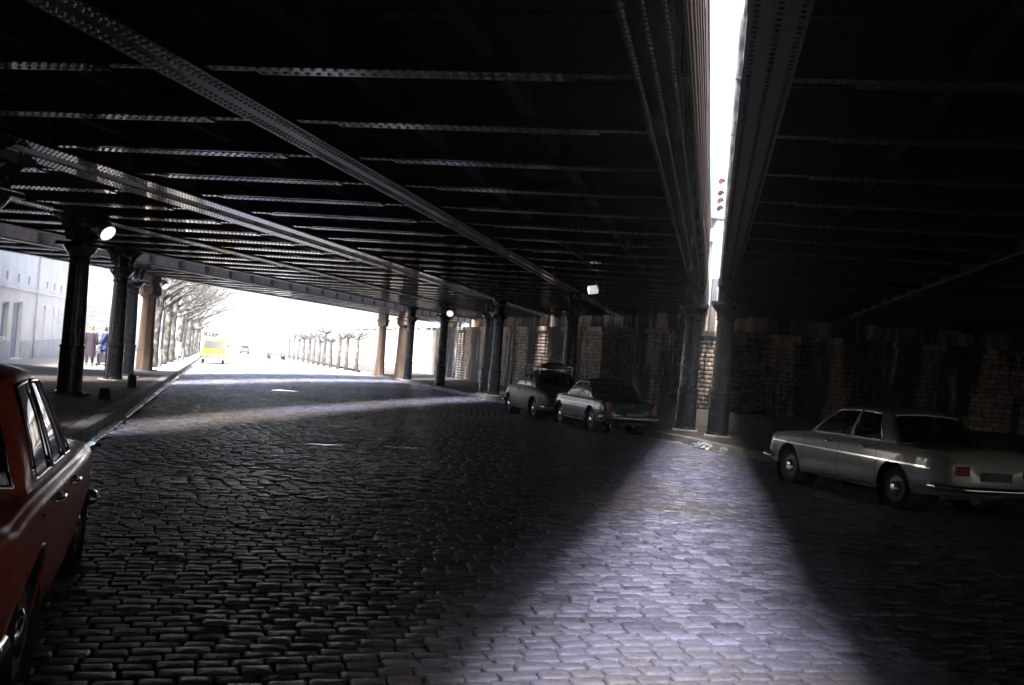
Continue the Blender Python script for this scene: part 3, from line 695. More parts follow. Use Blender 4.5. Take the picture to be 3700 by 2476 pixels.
class Car:
    """local frame: +Y forward, +X right, ground at z=0; y=0 at the rear axle"""
    def __init__(s, name, label, group, loc, rz, sp):
        s.sp = sp; s.t = thing(name, label, 'car', loc, rz, group); s.m = sp['paint']
        s.body(); s.house(); s.wheels()
    def W(s, y): return float(smooth_interp(*zip(*s.sp['W']), y))
    def prof(s, y):
        sp = s.sp; w = s.W(y); zs = float(smooth_interp(*zip(*sp['sill']), y)); zb = float(smooth_interp(*zip(*sp['belt']), y)); zt = float(smooth_interp(*zip(*sp['top']), y))
        f = sp.get('waist', .62); zm = zs + (zb - zs) * f; tb = sp.get('tumble', .05)
        tk = sp.get('tuck', 0.0)
        c = [(0.0, zs), (w * (.86 - tk), zs), (w * (.955 - tk), zs + .035), (w * (.985 - tk * .7), zs + (zm - zs) * .35), (w, zs + (zm - zs) * .8), (w * .998, zm), (w * (1 - tb * .35), zm + (zb - zm) * .6), (w * (1 - tb), zb - .012), (w * (1 - tb) - .035, zb + (zt - zb) * .18), (w * .62, zb + (zt - zb) * .72), (w * .3, zb + (zt - zb) * .95), (0.0, zt)]
        return c
    def dense(s, y):
        c = s.prof(y); xs = [p[0] for p in c]; zs = [p[1] for p in c]; k = np.arange(len(c))
        t = np.concatenate([[0, 1], np.linspace(1.3, 8, 25), [8.5, 9, 9.5, 10, 10.5, 11]])
        return np.stack([smooth_interp(k, xs, t), smooth_interp(k, zs, t)], 1), t
    def surf(s, y, t):
        c = s.prof(y); k = np.arange(len(c)); return float(smooth_interp(k, [p[0] for p in c], t)), y, float(smooth_interp(k, [p[1] for p in c], t))
    def t_of_z(s, y, z):
        lo, hi = 1.5, 8.0
        for _ in range(24):
            md = (lo + hi) / 2
            if s.surf(y, md)[2] < z: lo = md
            else: hi = md
        return (lo + hi) / 2
    def body(s):
        sp = s.sp; y0, y1 = sp['W'][0][0], sp['W'][-1][0]
        n = int((y1 - y0) / .038); ys = np.linspace(y0, y1, n)
        rows = []
        for y in ys: d, t = s.dense(y); rows.append(d)
        t = np.asarray(t); K = len(t); arr = np.array(rows)          # n,K,2
        cab0, cab1 = sp['base'][0] + .02, sp['base'][1] - .02
        ra = sp['arch']; zc = sp['wr'] + sp.get('archz', .02); ax = [0.0, sp['wb']]
        for side, nm in ((1, 'r'), (-1, 'l')): pass
        V = []; F = []
        def idx(i, j, sd): return (i * K + j) * 2 + (0 if sd > 0 else 1)
        for i in range(n):
            for j in range(K):
                x, z = arr[i, j]; y = ys[i]
                if 1 < t[j] < 8:
                    for a_ in ax:
                        dy, dz = y - a_, z - zc; r_ = math.hypot(dy, dz)
                        if abs(r_ - ra) < .034 and z > .1 and r_ > 1e-6: y, z = a_ + dy / r_ * ra, zc + dz / r_ * ra
                V.append((x, y, z)); V.append((-x, y, z))
        skip = 0
        for i in range(n - 1):
            for j in range(K - 1):
                yc = (ys[i] + ys[i + 1]) / 2; tc_ = (t[j] + t[j + 1]) / 2; zc_ = (arr[i, j, 1] + arr[i, j + 1, 1]) / 2
                if tc_ > 8.2 and cab0 < yc < cab1: continue
                if tc_ < 8 and any(math.hypot(yc - a_, zc_ - zc) < ra - .005 for a_ in ax): continue
                if tc_ < 8 and any(abs(yc - a_) < ra and zc_ < zc - ra * .0 and math.hypot(yc - a_, zc_ - zc) < ra + .0 for a_ in ax): continue
                F.append((idx(i, j, 1), idx(i + 1, j, 1), idx(i + 1, j + 1, 1), idx(i, j + 1, 1)))
                F.append((idx(i, j, -1), idx(i, j + 1, -1), idx(i + 1, j + 1, -1), idx(i + 1, j, -1)))
        for i, rev in ((0, False), (n - 1, True)):
            ring = [idx(i, j, 1) for j in range(K)] + [idx(i, j, -1) for j in range(K - 2, 0, -1)]
            F.append(tuple(ring) if not rev else tuple(ring[::-1]))
        s.b = MB().add(V, F).build('body', s.m, s.t, smooth=True, angle=.7)
        # rolled arch lips and dark wells
        for a_ in ax:
            for sd in (1, -1):
                pts = []
                for q in np.linspace(-.12, math.pi + .12, 30):
                    y = a_ + ra * math.cos(q); z = zc + ra * math.sin(q)
                    zl = float(smooth_interp(*zip(*sp['sill']), y)) + .02
                    if z < zl - .02: continue
                    pts.append((sd * (s.surf(y, s.t_of_z(y, max(z, zl)))[0] - .002), y, max(z, zl)))
                MB().tube(pts, .0095, 6).build('arch_lip', s.m, s.b, smooth=True)
                w_ = s.W(a_)
                MB().lathe([(ra - .004, 0), (ra - .004, .34)], 28, (sd * (w_ - .03) - (.34 if sd > 0 else 0), a_, zc), 'x', cap=False).add([], []).build('wheel_well', M['black'], s.b)
        # floor pan
        yb0, yb1 = y0 + .12, y1 - .12
        MB().box(-.5, .5, yb0 + .3, yb1 - .3, .25, .32).build('floor_pan', M['black'], s.t)
    def rib(s, y0, y1, z0, z1, name, m_, parent=None, w_=.012, off=.003, sides=(1, -1), n=24, z_is_t=False):
        """strip on the flank from (y0,z0) to (y1,z1)"""
        for sd in sides:
            vv = []; ff = []
            for i in range(n + 1):
                q = i / n; y = y0 + (y1 - y0) * q; z = z0 + (z1 - z0) * q
                dy, dz = (y1 - y0), (z1 - z0); L = math.hypot(dy, dz); py, pz = -dz / L * w_ / 2, dy / L * w_ / 2
                for e in (-1, 1):
                    yy, zz = y + e * py, z + e * pz
                    x, _, z3 = s.surf(yy, s.t_of_z(yy, zz))
                    vv.append((sd * (x + off), yy, zz))
                if i: k = 2 * i; ff.append((k - 2, k - 1, k + 1, k))
            MB().add(vv, ff).build(name, m_, parent or s.t, smooth=True)
    def house(s):
        sp = s.sp; (b0, b1), wb, zb = sp['base'], sp['wbelt'], sp['zbelt']; (t0, t1), wt, zt = sp['roof'], sp['wroof'], sp['zroof']
        bf, br_ = sp.get('bowf', .12), sp.get('bowr', .10); crown = sp.get('crown', .07)
        # ring parameters: side right (rear->front), front (right->left), left side, rear
        cuts = sorted(set(sum([[a_, b_] for a_, b_ in sp['swin']], [0.0, 1.0])))
        S = []
        for a_, b_ in zip(cuts[:-1], cuts[1:]): S += list(np.linspace(a_, b_, max(2, int((b_ - a_) * 22) + 1), endpoint=False))
        S = np.array(S + [1.0]); q = np.array([-1, -.93] + list(np.linspace(-.8, .8, 9)) + [.93, 1.0])
        ring = [('s', 1, v) for v in S] + [('f', 0, -v) for v in q[1:-1]] + [('s', -1, v) for v in S[::-1]] + [('r', 0, v) for v in q[1:-1]]
        vr = [0, .035, .06, .2, .35, .5, .65, .8, .91, .95, 1.0]
        def pt(k, v):
            kind, sd, u = k
            e = v + .0
            if kind == 's':
                B = Vector((sd * (wb - .0), b0 + (b1 - b0) * u, zb(b0 + (b1 - b0) * u))); Tp = Vector((sd * (wt - .05 * (2 * u - 1) ** 6), t0 + (t1 - t0) * u, zt - .03 * (2 * u - 1) ** 2))
                pb = sp.get('bulge', .03) * math.sin(math.pi * e) * sd; p = B.lerp(Tp, e); p.x += pb
                p.y += sp.get('cornerb', .0) * math.sin(math.pi * e) * ((1 if u > .5 else -1) * abs(2 * u - 1) ** 4)
            else:
                if kind == 'f': y_b, y_t, bw, sg_ = b1, t1, bf, 1
                else: y_b, y_t, bw, sg_ = b0, t0, br_, -1
                B = Vector((u * wb, y_b + sg_ * bw * (1 - u * u), zb(y_b))); Tp = Vector((u * (wt - .05), y_t + sg_ * bw * .55 * (1 - u * u), zt - .03 + .03 * (1 - u * u)))
                p = B.lerp(Tp, e); p.y += sg_ * .05 * math.sin(math.pi * e); p.x += sp.get('bulge', .03) * math.sin(math.pi * e) * u
            # round over to the roof
            return p
        n = len(ring); V = []
        for v in vr: V += [tuple(pt(k, v)) for k in ring]
        ctr = Vector((0, (t0 + t1) / 2, zt))
        topi = len(vr)
        for r_ in (.985, .95, .86, .7, .45, .2):
            for k in ring:
                p = pt(k, 1.0); d = 1 - r_
                V.append((p.x * r_, ctr.y + (p.y - ctr.y) * r_, p.z + (zt + crown - p.z) * (1 - r_ ** 2.6)))
        nl = len(vr) + 6
        V.append((0, ctr.y, zt + crown)); apex = len(V) - 1
        win = []                                           # (test, name)
        for (a_, b_) in sp['swin']:
            for sd in (1, -1): win.append(('s', sd, a_, b_))
        win.append(('f', 0, -.93, .93)); win.append(('r', 0, -.93, .93))
        wf = {k: [] for k in range(len(win))}; bodyf = []
        def sval(k): return k[2]
        for li in range(nl - 1):
            for i in range(n):
                j = (i + 1) % n; k1, k2 = ring[i], ring[j]; f = (li * n + i, li * n + j, (li + 1) * n + j, (li + 1) * n + i); hit = None
                if 2 <= li < 8:
                    for wi, (kd, sd, a_, b_) in enumerate(win):
                        c1 = k1 if k1[0] == kd else None; c2 = k2 if k2[0] == kd else None
                        if kd == 's':
                            if c1 and c2 and k1[1] == sd and k2[1] == sd:
                                md = (k1[2] + k2[2]) / 2
                                if a_ < md < b_: hit = wi
                        else:
                            if c1 and c2 and abs((k1[2] + k2[2]) / 2) < .93: hit = wi
                if hit is None: bodyf.append(f)
                else: wf[hit].append(f)
        li = nl - 1
        for i in range(n): bodyf.append((li * n + i, li * n + (i + 1) % n, apex))
        roof = MB().add(V, bodyf); o = roof.build('roof', sp.get('roofpaint', s.m), s.t, smooth=True, angle=.9); s.roof = o
        VV = [Vector(v) for v in V]
        for wi, fs in wf.items():
            if not fs: continue
            used = sorted({i for f in fs for i in f}); mp = {i: q_ for q_, i in enumerate(used)}
            nm = {'s': 'side_window', 'f': 'windscreen', 'r': 'rear_window'}[win[wi][0]]
            g = MB().add([V[i] for i in used], [tuple(mp[i] for i in f) for f in fs]).build(nm, M['cglass'], s.t, smooth=True)
            # trim along the boundary
            ec = {}
            for f in fs:
                for a_, b_ in zip(f, f[1:] + f[:1]): ec[frozenset((a_, b_))] = ec.get(frozenset((a_, b_)), 0) + 1
            bd = [tuple(e) for e, c_ in ec.items() if c_ == 1]; nb = {}
            for a_, b_ in bd: nb.setdefault(a_, []).append(b_); nb.setdefault(b_, []).append(a_)
            st = bd[0][0]; loop = [st]; prev = None; cur = st
            while True:
                nx = [x for x in nb[cur] if x != prev]
                if not nx: break
                prev, cur = cur, nx[0]
                if cur == st: break
                loop.append(cur)
            MB().tube([VV[i] for i in loop], sp.get('trim', .009), 5, closed=True).build('window_trim', sp.get('trimmat', M['chrome']), g, smooth=True)
        # cabin: seats, wheel
        cab = MB(); fl = .35
        for (y, h) in ((b0 + .30 * (b1 - b0), zb(b0) + .12), (b0 + .64 * (b1 - b0), zb(b0) + .10)):
            for x in (-.33, .33):
                cab.bbox(x - .27, x + .27, y - .12, y, fl, h, .04); cab.bbox(x - .27, x + .27, y, y + .45, fl, fl + .2, .04)
        cab.bbox(-wb + .06, wb - .06, b1 - .42, b1 - .1, zb(b1) - .22, zb(b1) - .02, .03)
        cab.bbox(-wb + .06, wb - .06, b0 + .02, b0 + .3, zb(b0) - .2, zb(b0) - .03, .02)
        cab.build('cabin_seats', M['cabin'], s.t)
        pts = [(-.33 + .18 * math.cos(q_), b1 - .55 + .06 * math.sin(q_), zb(b1) + .0 + .17 * math.sin(q_)) for q_ in np.linspace(0, 2 * math.pi, 18, endpoint=False)]
        MB().tube(pts, .012, 5, closed=True).build('steering_wheel', M['black'], s.t)
    def wheels(s):
        sp = s.sp; r_ = sp['wr']; tw = sp.get('tw', .15)
        tm = MB().lathe([(r_ * .62, -tw / 2 + .01), (r_ * .8, -tw / 2), (r_ * .93, -tw / 2 + .012), (r_, -tw / 2 + .035), (r_, tw / 2 - .035), (r_ * .93, tw / 2 - .012), (r_ * .8, tw / 2), (r_ * .62, tw / 2 - .01)], 28, (0, 0, 0), 'x', cap=False).mesh('tyre', M['tyre'], True)
        rm = MB().lathe([(r_ * .66, -tw / 2 + .02), (r_ * .66, tw / 2 - .012), (r_ * .6, tw / 2 - .004), (r_ * .56, tw / 2 - .03), (r_ * .30, tw / 2 - .018), (.02, tw / 2 - .02)], 24, (0, 0, 0), 'x').mesh('rim', sp.get('rim', M['hub']), True, .5)
        hm = MB().lathe([(r_ * .36, tw / 2 - .018), (r_ * .34, tw / 2 + .004), (r_ * .2, tw / 2 + .02), (.01, tw / 2 + .024)], 20, (0, 0, 0), 'x').mesh('hub_cap', M['chrome'], True)
        for y in (0, sp['wb']):
            for sd in (1, -1):
                w_ = empty('wheel', (sd * (s.W(y) - tw / 2 - sp.get('inset', .055)), y, r_), 0 if sd > 0 else math.pi, s.t)
                link('tyre', tm, w_); link('rim', rm, w_); link('hub_cap', hm, w_)
    def bumper(s, y, sg_, z, w_, wrap=.35, r_=.042, bow=.12):
        pts = [(-w_ - .02, y - sg_ * wrap, z), (-w_ - .02, y - sg_ * wrap * .4, z), (-w_ * .9, y - sg_ * .02, z)] + [(w_ * q, y + sg_ * bow * (1 - q * q), z) for q in np.linspace(-.7, .7, 7)] + [(w_ * .9, y - sg_ * .02, z), (w_ + .02, y - sg_ * wrap * .4, z), (w_ + .02, y - sg_ * wrap, z)]
        return MB().tube(pts, r_, 8).build('bumper', M['chrome'], s.t, smooth=True)
    def handle(s, y, z):
        for sd in (1, -1):
            x = s.surf(y, s.t_of_z(y, z))[0]
            h = MB().tube([(sd * (x + .0), y - .085, z - .004), (sd * (x + .03), y - .07, z), (sd * (x + .034), y + .06, z + .004), (sd * (x + .012), y + .09, z + .002)], [.009, .011, .012, .008], 6)
            h.lathe([(.0, -.004), (.02, -.004), (.02, .016), (.0, .016)], 10, (sd * x - (.0 if sd > 0 else .012), y + .075, z), 'x')
            h.build('door_handle', M['chrome'], s.t, smooth=True)
    def disc(s, name, x, y, z, r_, dep, m_, sg_=1, ring=True, parent=None):
        o = MB().lathe([(r_, 0), (r_ * .98, dep * .5 * sg_), (r_ * .7, dep * .85 * sg_), (.005, dep * sg_)], 20, (x, y, z), 'y').build(name, m_, parent or s.t, smooth=True)
        if ring: MB().tube([(x + r_ * math.cos(a_), y + .004 * sg_, z + r_ * math.sin(a_)) for a_ in np.linspace(0, 2 * math.pi, 20, endpoint=False)], .011, 5, closed=True).build('lamp_ring', M['chrome'], o, smooth=True)
        return o
    def doors(s, ys, z_top_off=.0):
        for y in ys:
            zb = float(smooth_interp(*zip(*s.sp['belt']), y)) - .02; zs = float(smooth_interp(*zip(*s.sp['sill']), y)) + .05
            s.rib(y, y + .0001, zs, zb, 'door_seam', M['black'], s.b, .010, .0025)

# --- red saloon at the left kerb, seen from behind
RY = 4.68; RX = -1.44
rz_ = float(SL * 5.9)
spr = dict(paint=M['red'], wb=2.50, wr=.30, arch=.355, tw=.155, trim=.014, waist=.86, tuck=.07,
    W=[(-.98, .52), (-.96, .62), (-.90, .70), (-.7, .75), (-.3, .765), (.3, .78), (1.2, .785), (2.2, .76), (2.9, .70), (3.12, .64), (3.2, .56), (3.22, .48)],
    sill=[(-.98, .42), (-.9, .36), (-.5, .28), (.3, .215), (2.2, .215), (3.0, .28), (3.22, .40)],
    belt=[(-.98, .68), (-.9, .80), (-.5, .86), (.4, .90), (1.6, .89), (2.3, .86), (3.0, .80), (3.24, .66)],
    top=[(-.98, .72), (-.9, .86), (-.5, .92), (.3, .955), (1.9, .95), (2.4, .92), (3.0, .85), (3.24, .70)],
    tumble=.05, base=(-.06, 1.54), wbelt=.71, zbelt=lambda y: .905, roof=(.24, 1.20), wroof=.545, zroof=1.395, crown=.075,
    swin=[(.145, .45), (.505, .785), (.815, .955)], bulge=.012, bowf=.14, bowr=.12, cornerb=.02)
red = Car('red_saloon', 'dark red four door saloon parked at the left kerb', None, (RX, RY, rz_), 0, spr)
red.t.rotation_euler = (SL, 0, R(1.6)); red.t.location.x -= .02
red.doors([.12, .80, 1.62]); red.handle(.36, .83); red.handle(.98, .83)
red.rib(-.30, 2.6, .915, .875, 'belt_trim', M['chrome'], None, .022, .008) if False else None
red.rib(.38, 2.13, .275, .275, 'sill_trim', M['chrome'], None, .03, .008)
red.bumper(-1.04, -1, .45, .72); red.bumper(3.30, 1, .43, .70)
for sd in (1, -1):
    red.disc('headlamp', sd * .50, 3.20, .62, .10, .06, M['clearlens'])
    MB().bbox(-.09, .09, -.02, .02, -.08, .08, .015).build('tail_lamp', M['redlens'], red.t, (sd * .52, -.975, .63))
    red.disc('side_repeater', sd * .0, 0, 0, .001, .001, M['amber'], ring=False) if False else None
MB().lathe([(.018, -.004), (.018, .012), (.004, .016)], 12, (0, 0, 0), 'x').build('fuel_cap', M['chrome'], red.t, (red.surf(-.02, red.t_of_z(-.02, .80))[0], -.02, .80))
MB().tube([(0, 0, 0), (0, .0, .05), (0, .01, .09)], [.012, .012, .008], 6).build('roof_aerial', M['black'], red.t, (.22, 1.05, 1.43))

# --- round backed grey saloon with roof rack (far) and chrome trimmed saloon (near), parked at the right kerb
PK = 'saloons parked at the right kerb'
spp = dict(paint=M['greycar'], wb=2.66, wr=.325, arch=.365, tw=.15, trim=.007, trimmat=M['greycar'],
    W=[(-1.06, .42), (-1.03, .54), (-.92, .66), (-.6, .76), (0, .815), (1.0, .83), (2.2, .82), (2.9, .78), (3.25, .68), (3.36, .55), (3.38, .42)],
    sill=[(-1.06, .46), (-.9, .36), (-.4, .30), (.4, .27), (2.2, .27), (3.0, .32), (3.38, .44)],
    belt=[(-1.06, .62), (-.95, .76), (-.6, .88), (0, .945), (1.0, .965), (2.0, .965), (2.8, .93), (3.2, .84), (3.38, .66)],
    top=[(-1.06, .66), (-.95, .84), (-.6, .98), (-.1, 1.06), (2.0, 1.04), (2.8, 1.0), (3.2, .90), (3.38, .70)],
    tumble=.07, base=(-.12, 2.08), wbelt=.745, zbelt=lambda y: .97, roof=(.50, 1.50), wroof=.56, zroof=1.42, crown=.085,
    swin=[(.22, .52), (.56, .94)], bulge=.05, bowf=.16, bowr=.20, cornerb=.03)
p403 = Car('grey_saloon', 'dusty grey round backed saloon with loaded roof rack', PK, (9.83, 28.53, SL * 28.53 + .005), 0, spp)
p403.t.rotation_euler = (SL, 0, 0)
p403.doors([.42, 1.22, 2.08]); p403.handle(.72, .86); p403.handle(1.42, .87)
p403.rib(.45, 2.2, .33, .33, 'sill_trim', M['chrome'], None, .02, .006)
p403.bumper(-1.12, -1, .44, .74, .3); p403.bumper(3.44, 1, .44, .74, .3)
for sd in (1, -1):
    p403.disc('headlamp', sd * .55, 3.30, .70, .10, .06, M['clearlens'])
    MB().bbox(-.045, .045, -.03, .03, -.13, .13, .02).build('tail_lamp', M['redlens'], p403.t, (sd * .60, -.93, .66))
rk = thing('roof_rack', 'thin wire roof rack on the grey saloon', 'roof rack', (9.83, 28.53, SL * 28.53))
rb = MB()
for z_ in (1.56, 1.64): rb.tube([(-.52, .30, z_), (.52, .30, z_), (.52, 1.66, z_), (-.52, 1.66, z_)], .009, 5, closed=True)
for y_ in np.linspace(.45, 1.5, 5): rb.tube([(-.52, y_, 1.56), (.52, y_, 1.56)], .008, 5)
for x_ in (-.52, .52):
    for y_ in (.36, .98, 1.6): rb.tube([(x_, y_, 1.37), (x_, y_, 1.64)], .009, 5)
rb.build('rack_rails', M['chrome'], rk)
M['tarp'] = mat('black_tarpaulin', (.02, .02, .022), .35, bump=.8, bscale=7)
tv = MB(); nx, ny = 12, 10
vv = [( -.46 + .92 * i / nx, .34 + .62 * j / ny, 1.575 + .16 * (1 - (2 * i / nx - 1) ** 4) * (1 - (2 * j / ny - 1) ** 4) + random.uniform(-.012, .012)) for j in range(ny + 1) for i in range(nx + 1)]
tv.add(vv, [(j * (nx + 1) + i, j * (nx + 1) + i + 1, (j + 1) * (nx + 1) + i + 1, (j + 1) * (nx + 1) + i) for j in range(ny) for i in range(nx)])
lo_ = tv.build('tarpaulin_bundle', M['tarp'], None, (9.83, 28.53, SL * 28.53), smooth=True); tag(lo_, 'black tarpaulin bundle tied on the roof rack', 'bundle')

spa = dict(paint=M['bluecar'], wb=2.46, wr=.315, arch=.365, tw=.15, trim=.011,
    W=[(-.98, .60), (-.96, .68), (-.85, .735), (-.4, .76), (.4, .765), (1.4, .77), (2.3, .765), (2.85, .74), (3.1, .69), (3.18, .60), (3.20, .5)],
    sill=[(-.98, .42), (-.85, .36), (-.4, .31), (.4, .27), (2.1, .27), (2.8, .31), (3.2, .42)],
    belt=[(-.98, .74), (-.9, .82), (-.5, .86), (.3, .875), (1.4, .90), (2.2, .90), (2.8, .86), (3.1, .78), (3.2, .64)],
    top=[(-.98, .76), (-.9, .86), (-.5, .92), (.1, .95), (1.9, .95), (2.6, .93), (3.05, .84), (3.2, .68)],
    tumble=.055, base=(-.02, 1.98), wbelt=.70, zbelt=lambda y: .90, roof=(.30, 1.42), wroof=.585, zroof=1.335, crown=.085,
    swin=[(.16, .50), (.545, .95)], bulge=.04, bowf=.15, bowr=.22, cornerb=.02, rim=mat('cream_wheel', (.45, .40, .28), .45))
ar = Car('chrome_trimmed_saloon', 'dark blue saloon with chrome window trim and black plate reading 4001 VN 75', PK, (10.03, 24.32, SL * 24.32 + .005), 0, spa)
ar.t.rotation_euler = (SL, 0, 0)
M['lightpanel'] = mat('pale_flank_panel', (.33, .29, .255), .3, coat=.5, var=.1, vscale=3)
ar.doors([.38, 1.18, 1.98]); ar.handle(.70, .84); ar.handle(1.34, .85)
ar.rib(-.60, 2.9, .765, .80, 'flank_panel', M['lightpanel'], None, .11, .003, n=40); ar.rib(-.60, 2.9, .70, .735, 'flank_trim', M['chrome'], None, .012, .006, n=40)
ar.rib(.45, 2.05, .325, .325, 'sill_trim', M['lightpanel'], None, .05, .004)
ar.bumper(-1.04, -1, .46, .74, .3, .036, .07); ar.bumper(3.26, 1, .44, .72, .3)
for sd in (1, -1):
    ar.disc('headlamp', sd * .52, 3.14, .68, .095, .05, M['clearlens'])
    h = MB().add([(sd * x_, -.99 + dy, .70 + z_) for dy in (-.03, .05) for x_, z_ in ((.55, -.12), (.66, -.11), (.69, .06), (.66, .14), (.60, .14), (.56, .04))],
                 [tuple(range(6)), tuple(range(11, 5, -1))] + [(i, 6 + i, 6 + (i + 1) % 6, (i + 1) % 6) for i in range(6)]).build('tail_lamp', M['redlens'], ar.t)
    MB().tube([(sd * x_, -1.025, .70 + z_) for x_, z_ in ((.55, -.12), (.66, -.11), (.69, .06), (.66, .14), (.60, .14), (.56, .04))], .012, 6, closed=True).build('lamp_surround', M['chrome'], h)
    MB().lathe([(.05, 0), (.045, -.04), (.01, -.055)], 12, (sd * .40, -1.08, .46), 'y').build('over_rider', M['chrome'], ar.t, smooth=True)
np_ = MB().bbox(-.27, .27, -.008, .008, -.06, .06, .006).build('number_plate', M['plate'], ar.t, (.05, -1.10, .555))
for tx_, dx_ in (('4001', -.115), ('VN', .075), ('75', .19)):
    for ci_, ch_ in enumerate(tx_): link('plate_digit', text_mesh(ch_, .105, M['platetext'], 'plate_digit'), np_, (dx_ + (ci_ - (len(tx_) - 1) / 2) * .062, -.010, -.002), (math.pi / 2, 0, 0))
MB().tube([(-.06, -1.02, .78), (.0, -1.035, .785), (.06, -1.02, .78)], .016, 6).build('boot_handle', M['chrome'], ar.t, smooth=True)
MB().tube([(-.25, -1.0, .70), (-.1, -1.012, .735), (.1, -1.012, .735)], .010, 6).build('boot_trim', M['chrome'], ar.t, smooth=True)

# --- light saloon driving away in the right lane (shown at rest)
spm = dict(paint=M['creamcar'], wb=2.60, wr=.30, arch=.35, tw=.155, trim=.010,
    W=[(-1.02, .60), (-1.0, .68), (-.9, .745), (-.4, .78), (.4, .795), (1.4, .80), (2.3, .795), (2.9, .77), (3.22, .72), (3.32, .62), (3.34, .52)],
    sill=[(-1.02, .40), (-.9, .34), (-.4, .29), (.4, .25), (2.2, .25), (2.9, .29), (3.34, .40)],
    belt=[(-1.02, .76), (-.95, .84), (-.5, .875), (.3, .885), (1.4, .885), (2.2, .875), (2.9, .82), (3.2, .76), (3.34, .62)],
    top=[(-1.02, .78), (-.95, .88), (-.5, .925), (.2, .95), (1.9, .945), (2.6, .90), (3.1, .82), (3.34, .66)],
    tumble=.05, base=(0, 2.08), wbelt=.735, zbelt=lambda y: .895, roof=(.42, 1.52), wroof=.58, zroof=1.34, crown=.06,
    swin=[(.13, .47), (.51, .95)], bulge=.035, bowf=.14, bowr=.12, cornerb=.02)
mv = Car('cream_saloon', 'cream saloon driving past the thick black column', None, (9.60, 11.5, SL * 11.5 + .02), 0, spm)
mv.t.rotation_euler = (SL, 0, 0)
mv.doors([.36, 1.24, 2.16]); mv.handle(.62, .80); mv.handle(1.48, .80)
mv.rib(-.75, 3.1, .66, .68, 'flank_trim', M['chrome'], None, .022, .006, n=40); mv.rib(.45, 2.2, .285, .285, 'sill_trim', M['chrome'], None, .03, .006)
mv.bumper(-1.08, -1, .44, .76); mv.bumper(3.40, 1, .43, .76)
for sd in (1, -1):
    mv.disc('headlamp', sd * .54, 3.28, .62, .10, .06, M['clearlens'])
    MB().bbox(-.11, .11, -.02, .02, -.06, .06, .015).build('tail_lamp', M['redlens'], mv.t, (sd * .52, -1.02, .66))
MB().bbox(-.24, .24, -.008, .008, -.055, .055, .006).build('number_plate', M['plate'], mv.t, (0, -1.035, .60))

# ------------------------------------------------------------------ floodlights
M['enamel'] = mat('white_enamel', (.80, .79, .76), .18, coat=.4)
M['alu'] = mat('polished_aluminium', (.9, .9, .88), .22, metal=1, rvar=.05)
M['lamp_on'] = emis('lit_lamp_diffuser', (1.0, .96, .88), .11)
M['housing'] = mat('black_lamp_housing', (.018, .018, .018), .4)
def floodlight(loc, yaw, tilt, label, L=.34, r_=.19, drum=False):
    t = thing('floodlight', label, 'floodlight', loc, yaw, 'floodlights under the bridges')
    hd = empty('lamp_head', (0, 0, 0), 0, t); hd.rotation_euler = (0, tilt, 0)
    MB().lathe([(r_ * .45, -L * .55), (r_ * .9, -L * .42), (r_, -L * .2), (r_, L * .25), (r_ * .97, L * .25), (r_ * .97, -.02)], 24, (0, 0, 0), 'x', cap=False).build('housing', M['housing'], hd, smooth=True, angle=.6)
    MB().lathe([(r_ * .965, L * .5), (r_ * .965, L * .26), (r_ * .8, L * .05), (r_ * .4, -L * .1), (.01, -L * .14)], 24, (0, 0, 0), 'x', cap=False).build('reflector', M['lamp_on'], hd, smooth=True)
    MB().lathe([(r_ * 1.005, -L * .1), (r_ * 1.01, L * .1), (r_ * 1.01, L * .5), (r_ * .96, L * .52)], 24, (0, 0, 0), 'x', cap=False).build('rim', M['lamp_on'] if drum else M['alu'], hd, smooth=True)
    b = MB(); b.tube([(0, -r_ - .03, 0), (0, -r_ - .03, r_ * .8), (0, -.05, r_ + .12), (0, .05, r_ + .12), (0, r_ + .03, r_ * .8), (0, r_ + .03, 0)], .012, 6)
    b.build('bracket', M['housing'], t)
    return t
def hang(t, to):
    MB().tube([(0, 0, .30), to], .016, 6).build('hanger', M['housing'], t)
hang(floodlight((-2.72, 23.6, 3.62), R(-40), R(35), 'round floodlight with white reflector beside the big left column'), (-.35, .3, .45))
hang(floodlight((10.2, 27.0, 3.62), R(172), R(10), 'white drum floodlight hanging above the parked saloons', .42, .12, True), (0, 0, .52))
hang(floodlight((11.25, 50.9, 3.46), R(-110), R(25), 'floodlight fixed to the single iron column on right pavement', .32, .18), (.2, .5, .45))
hang(floodlight((-2.62, 44.9, 3.36), R(-40), R(40), 'floodlight at the head of the octagonal stone column', .3, .17), (-.3, .4, .4))

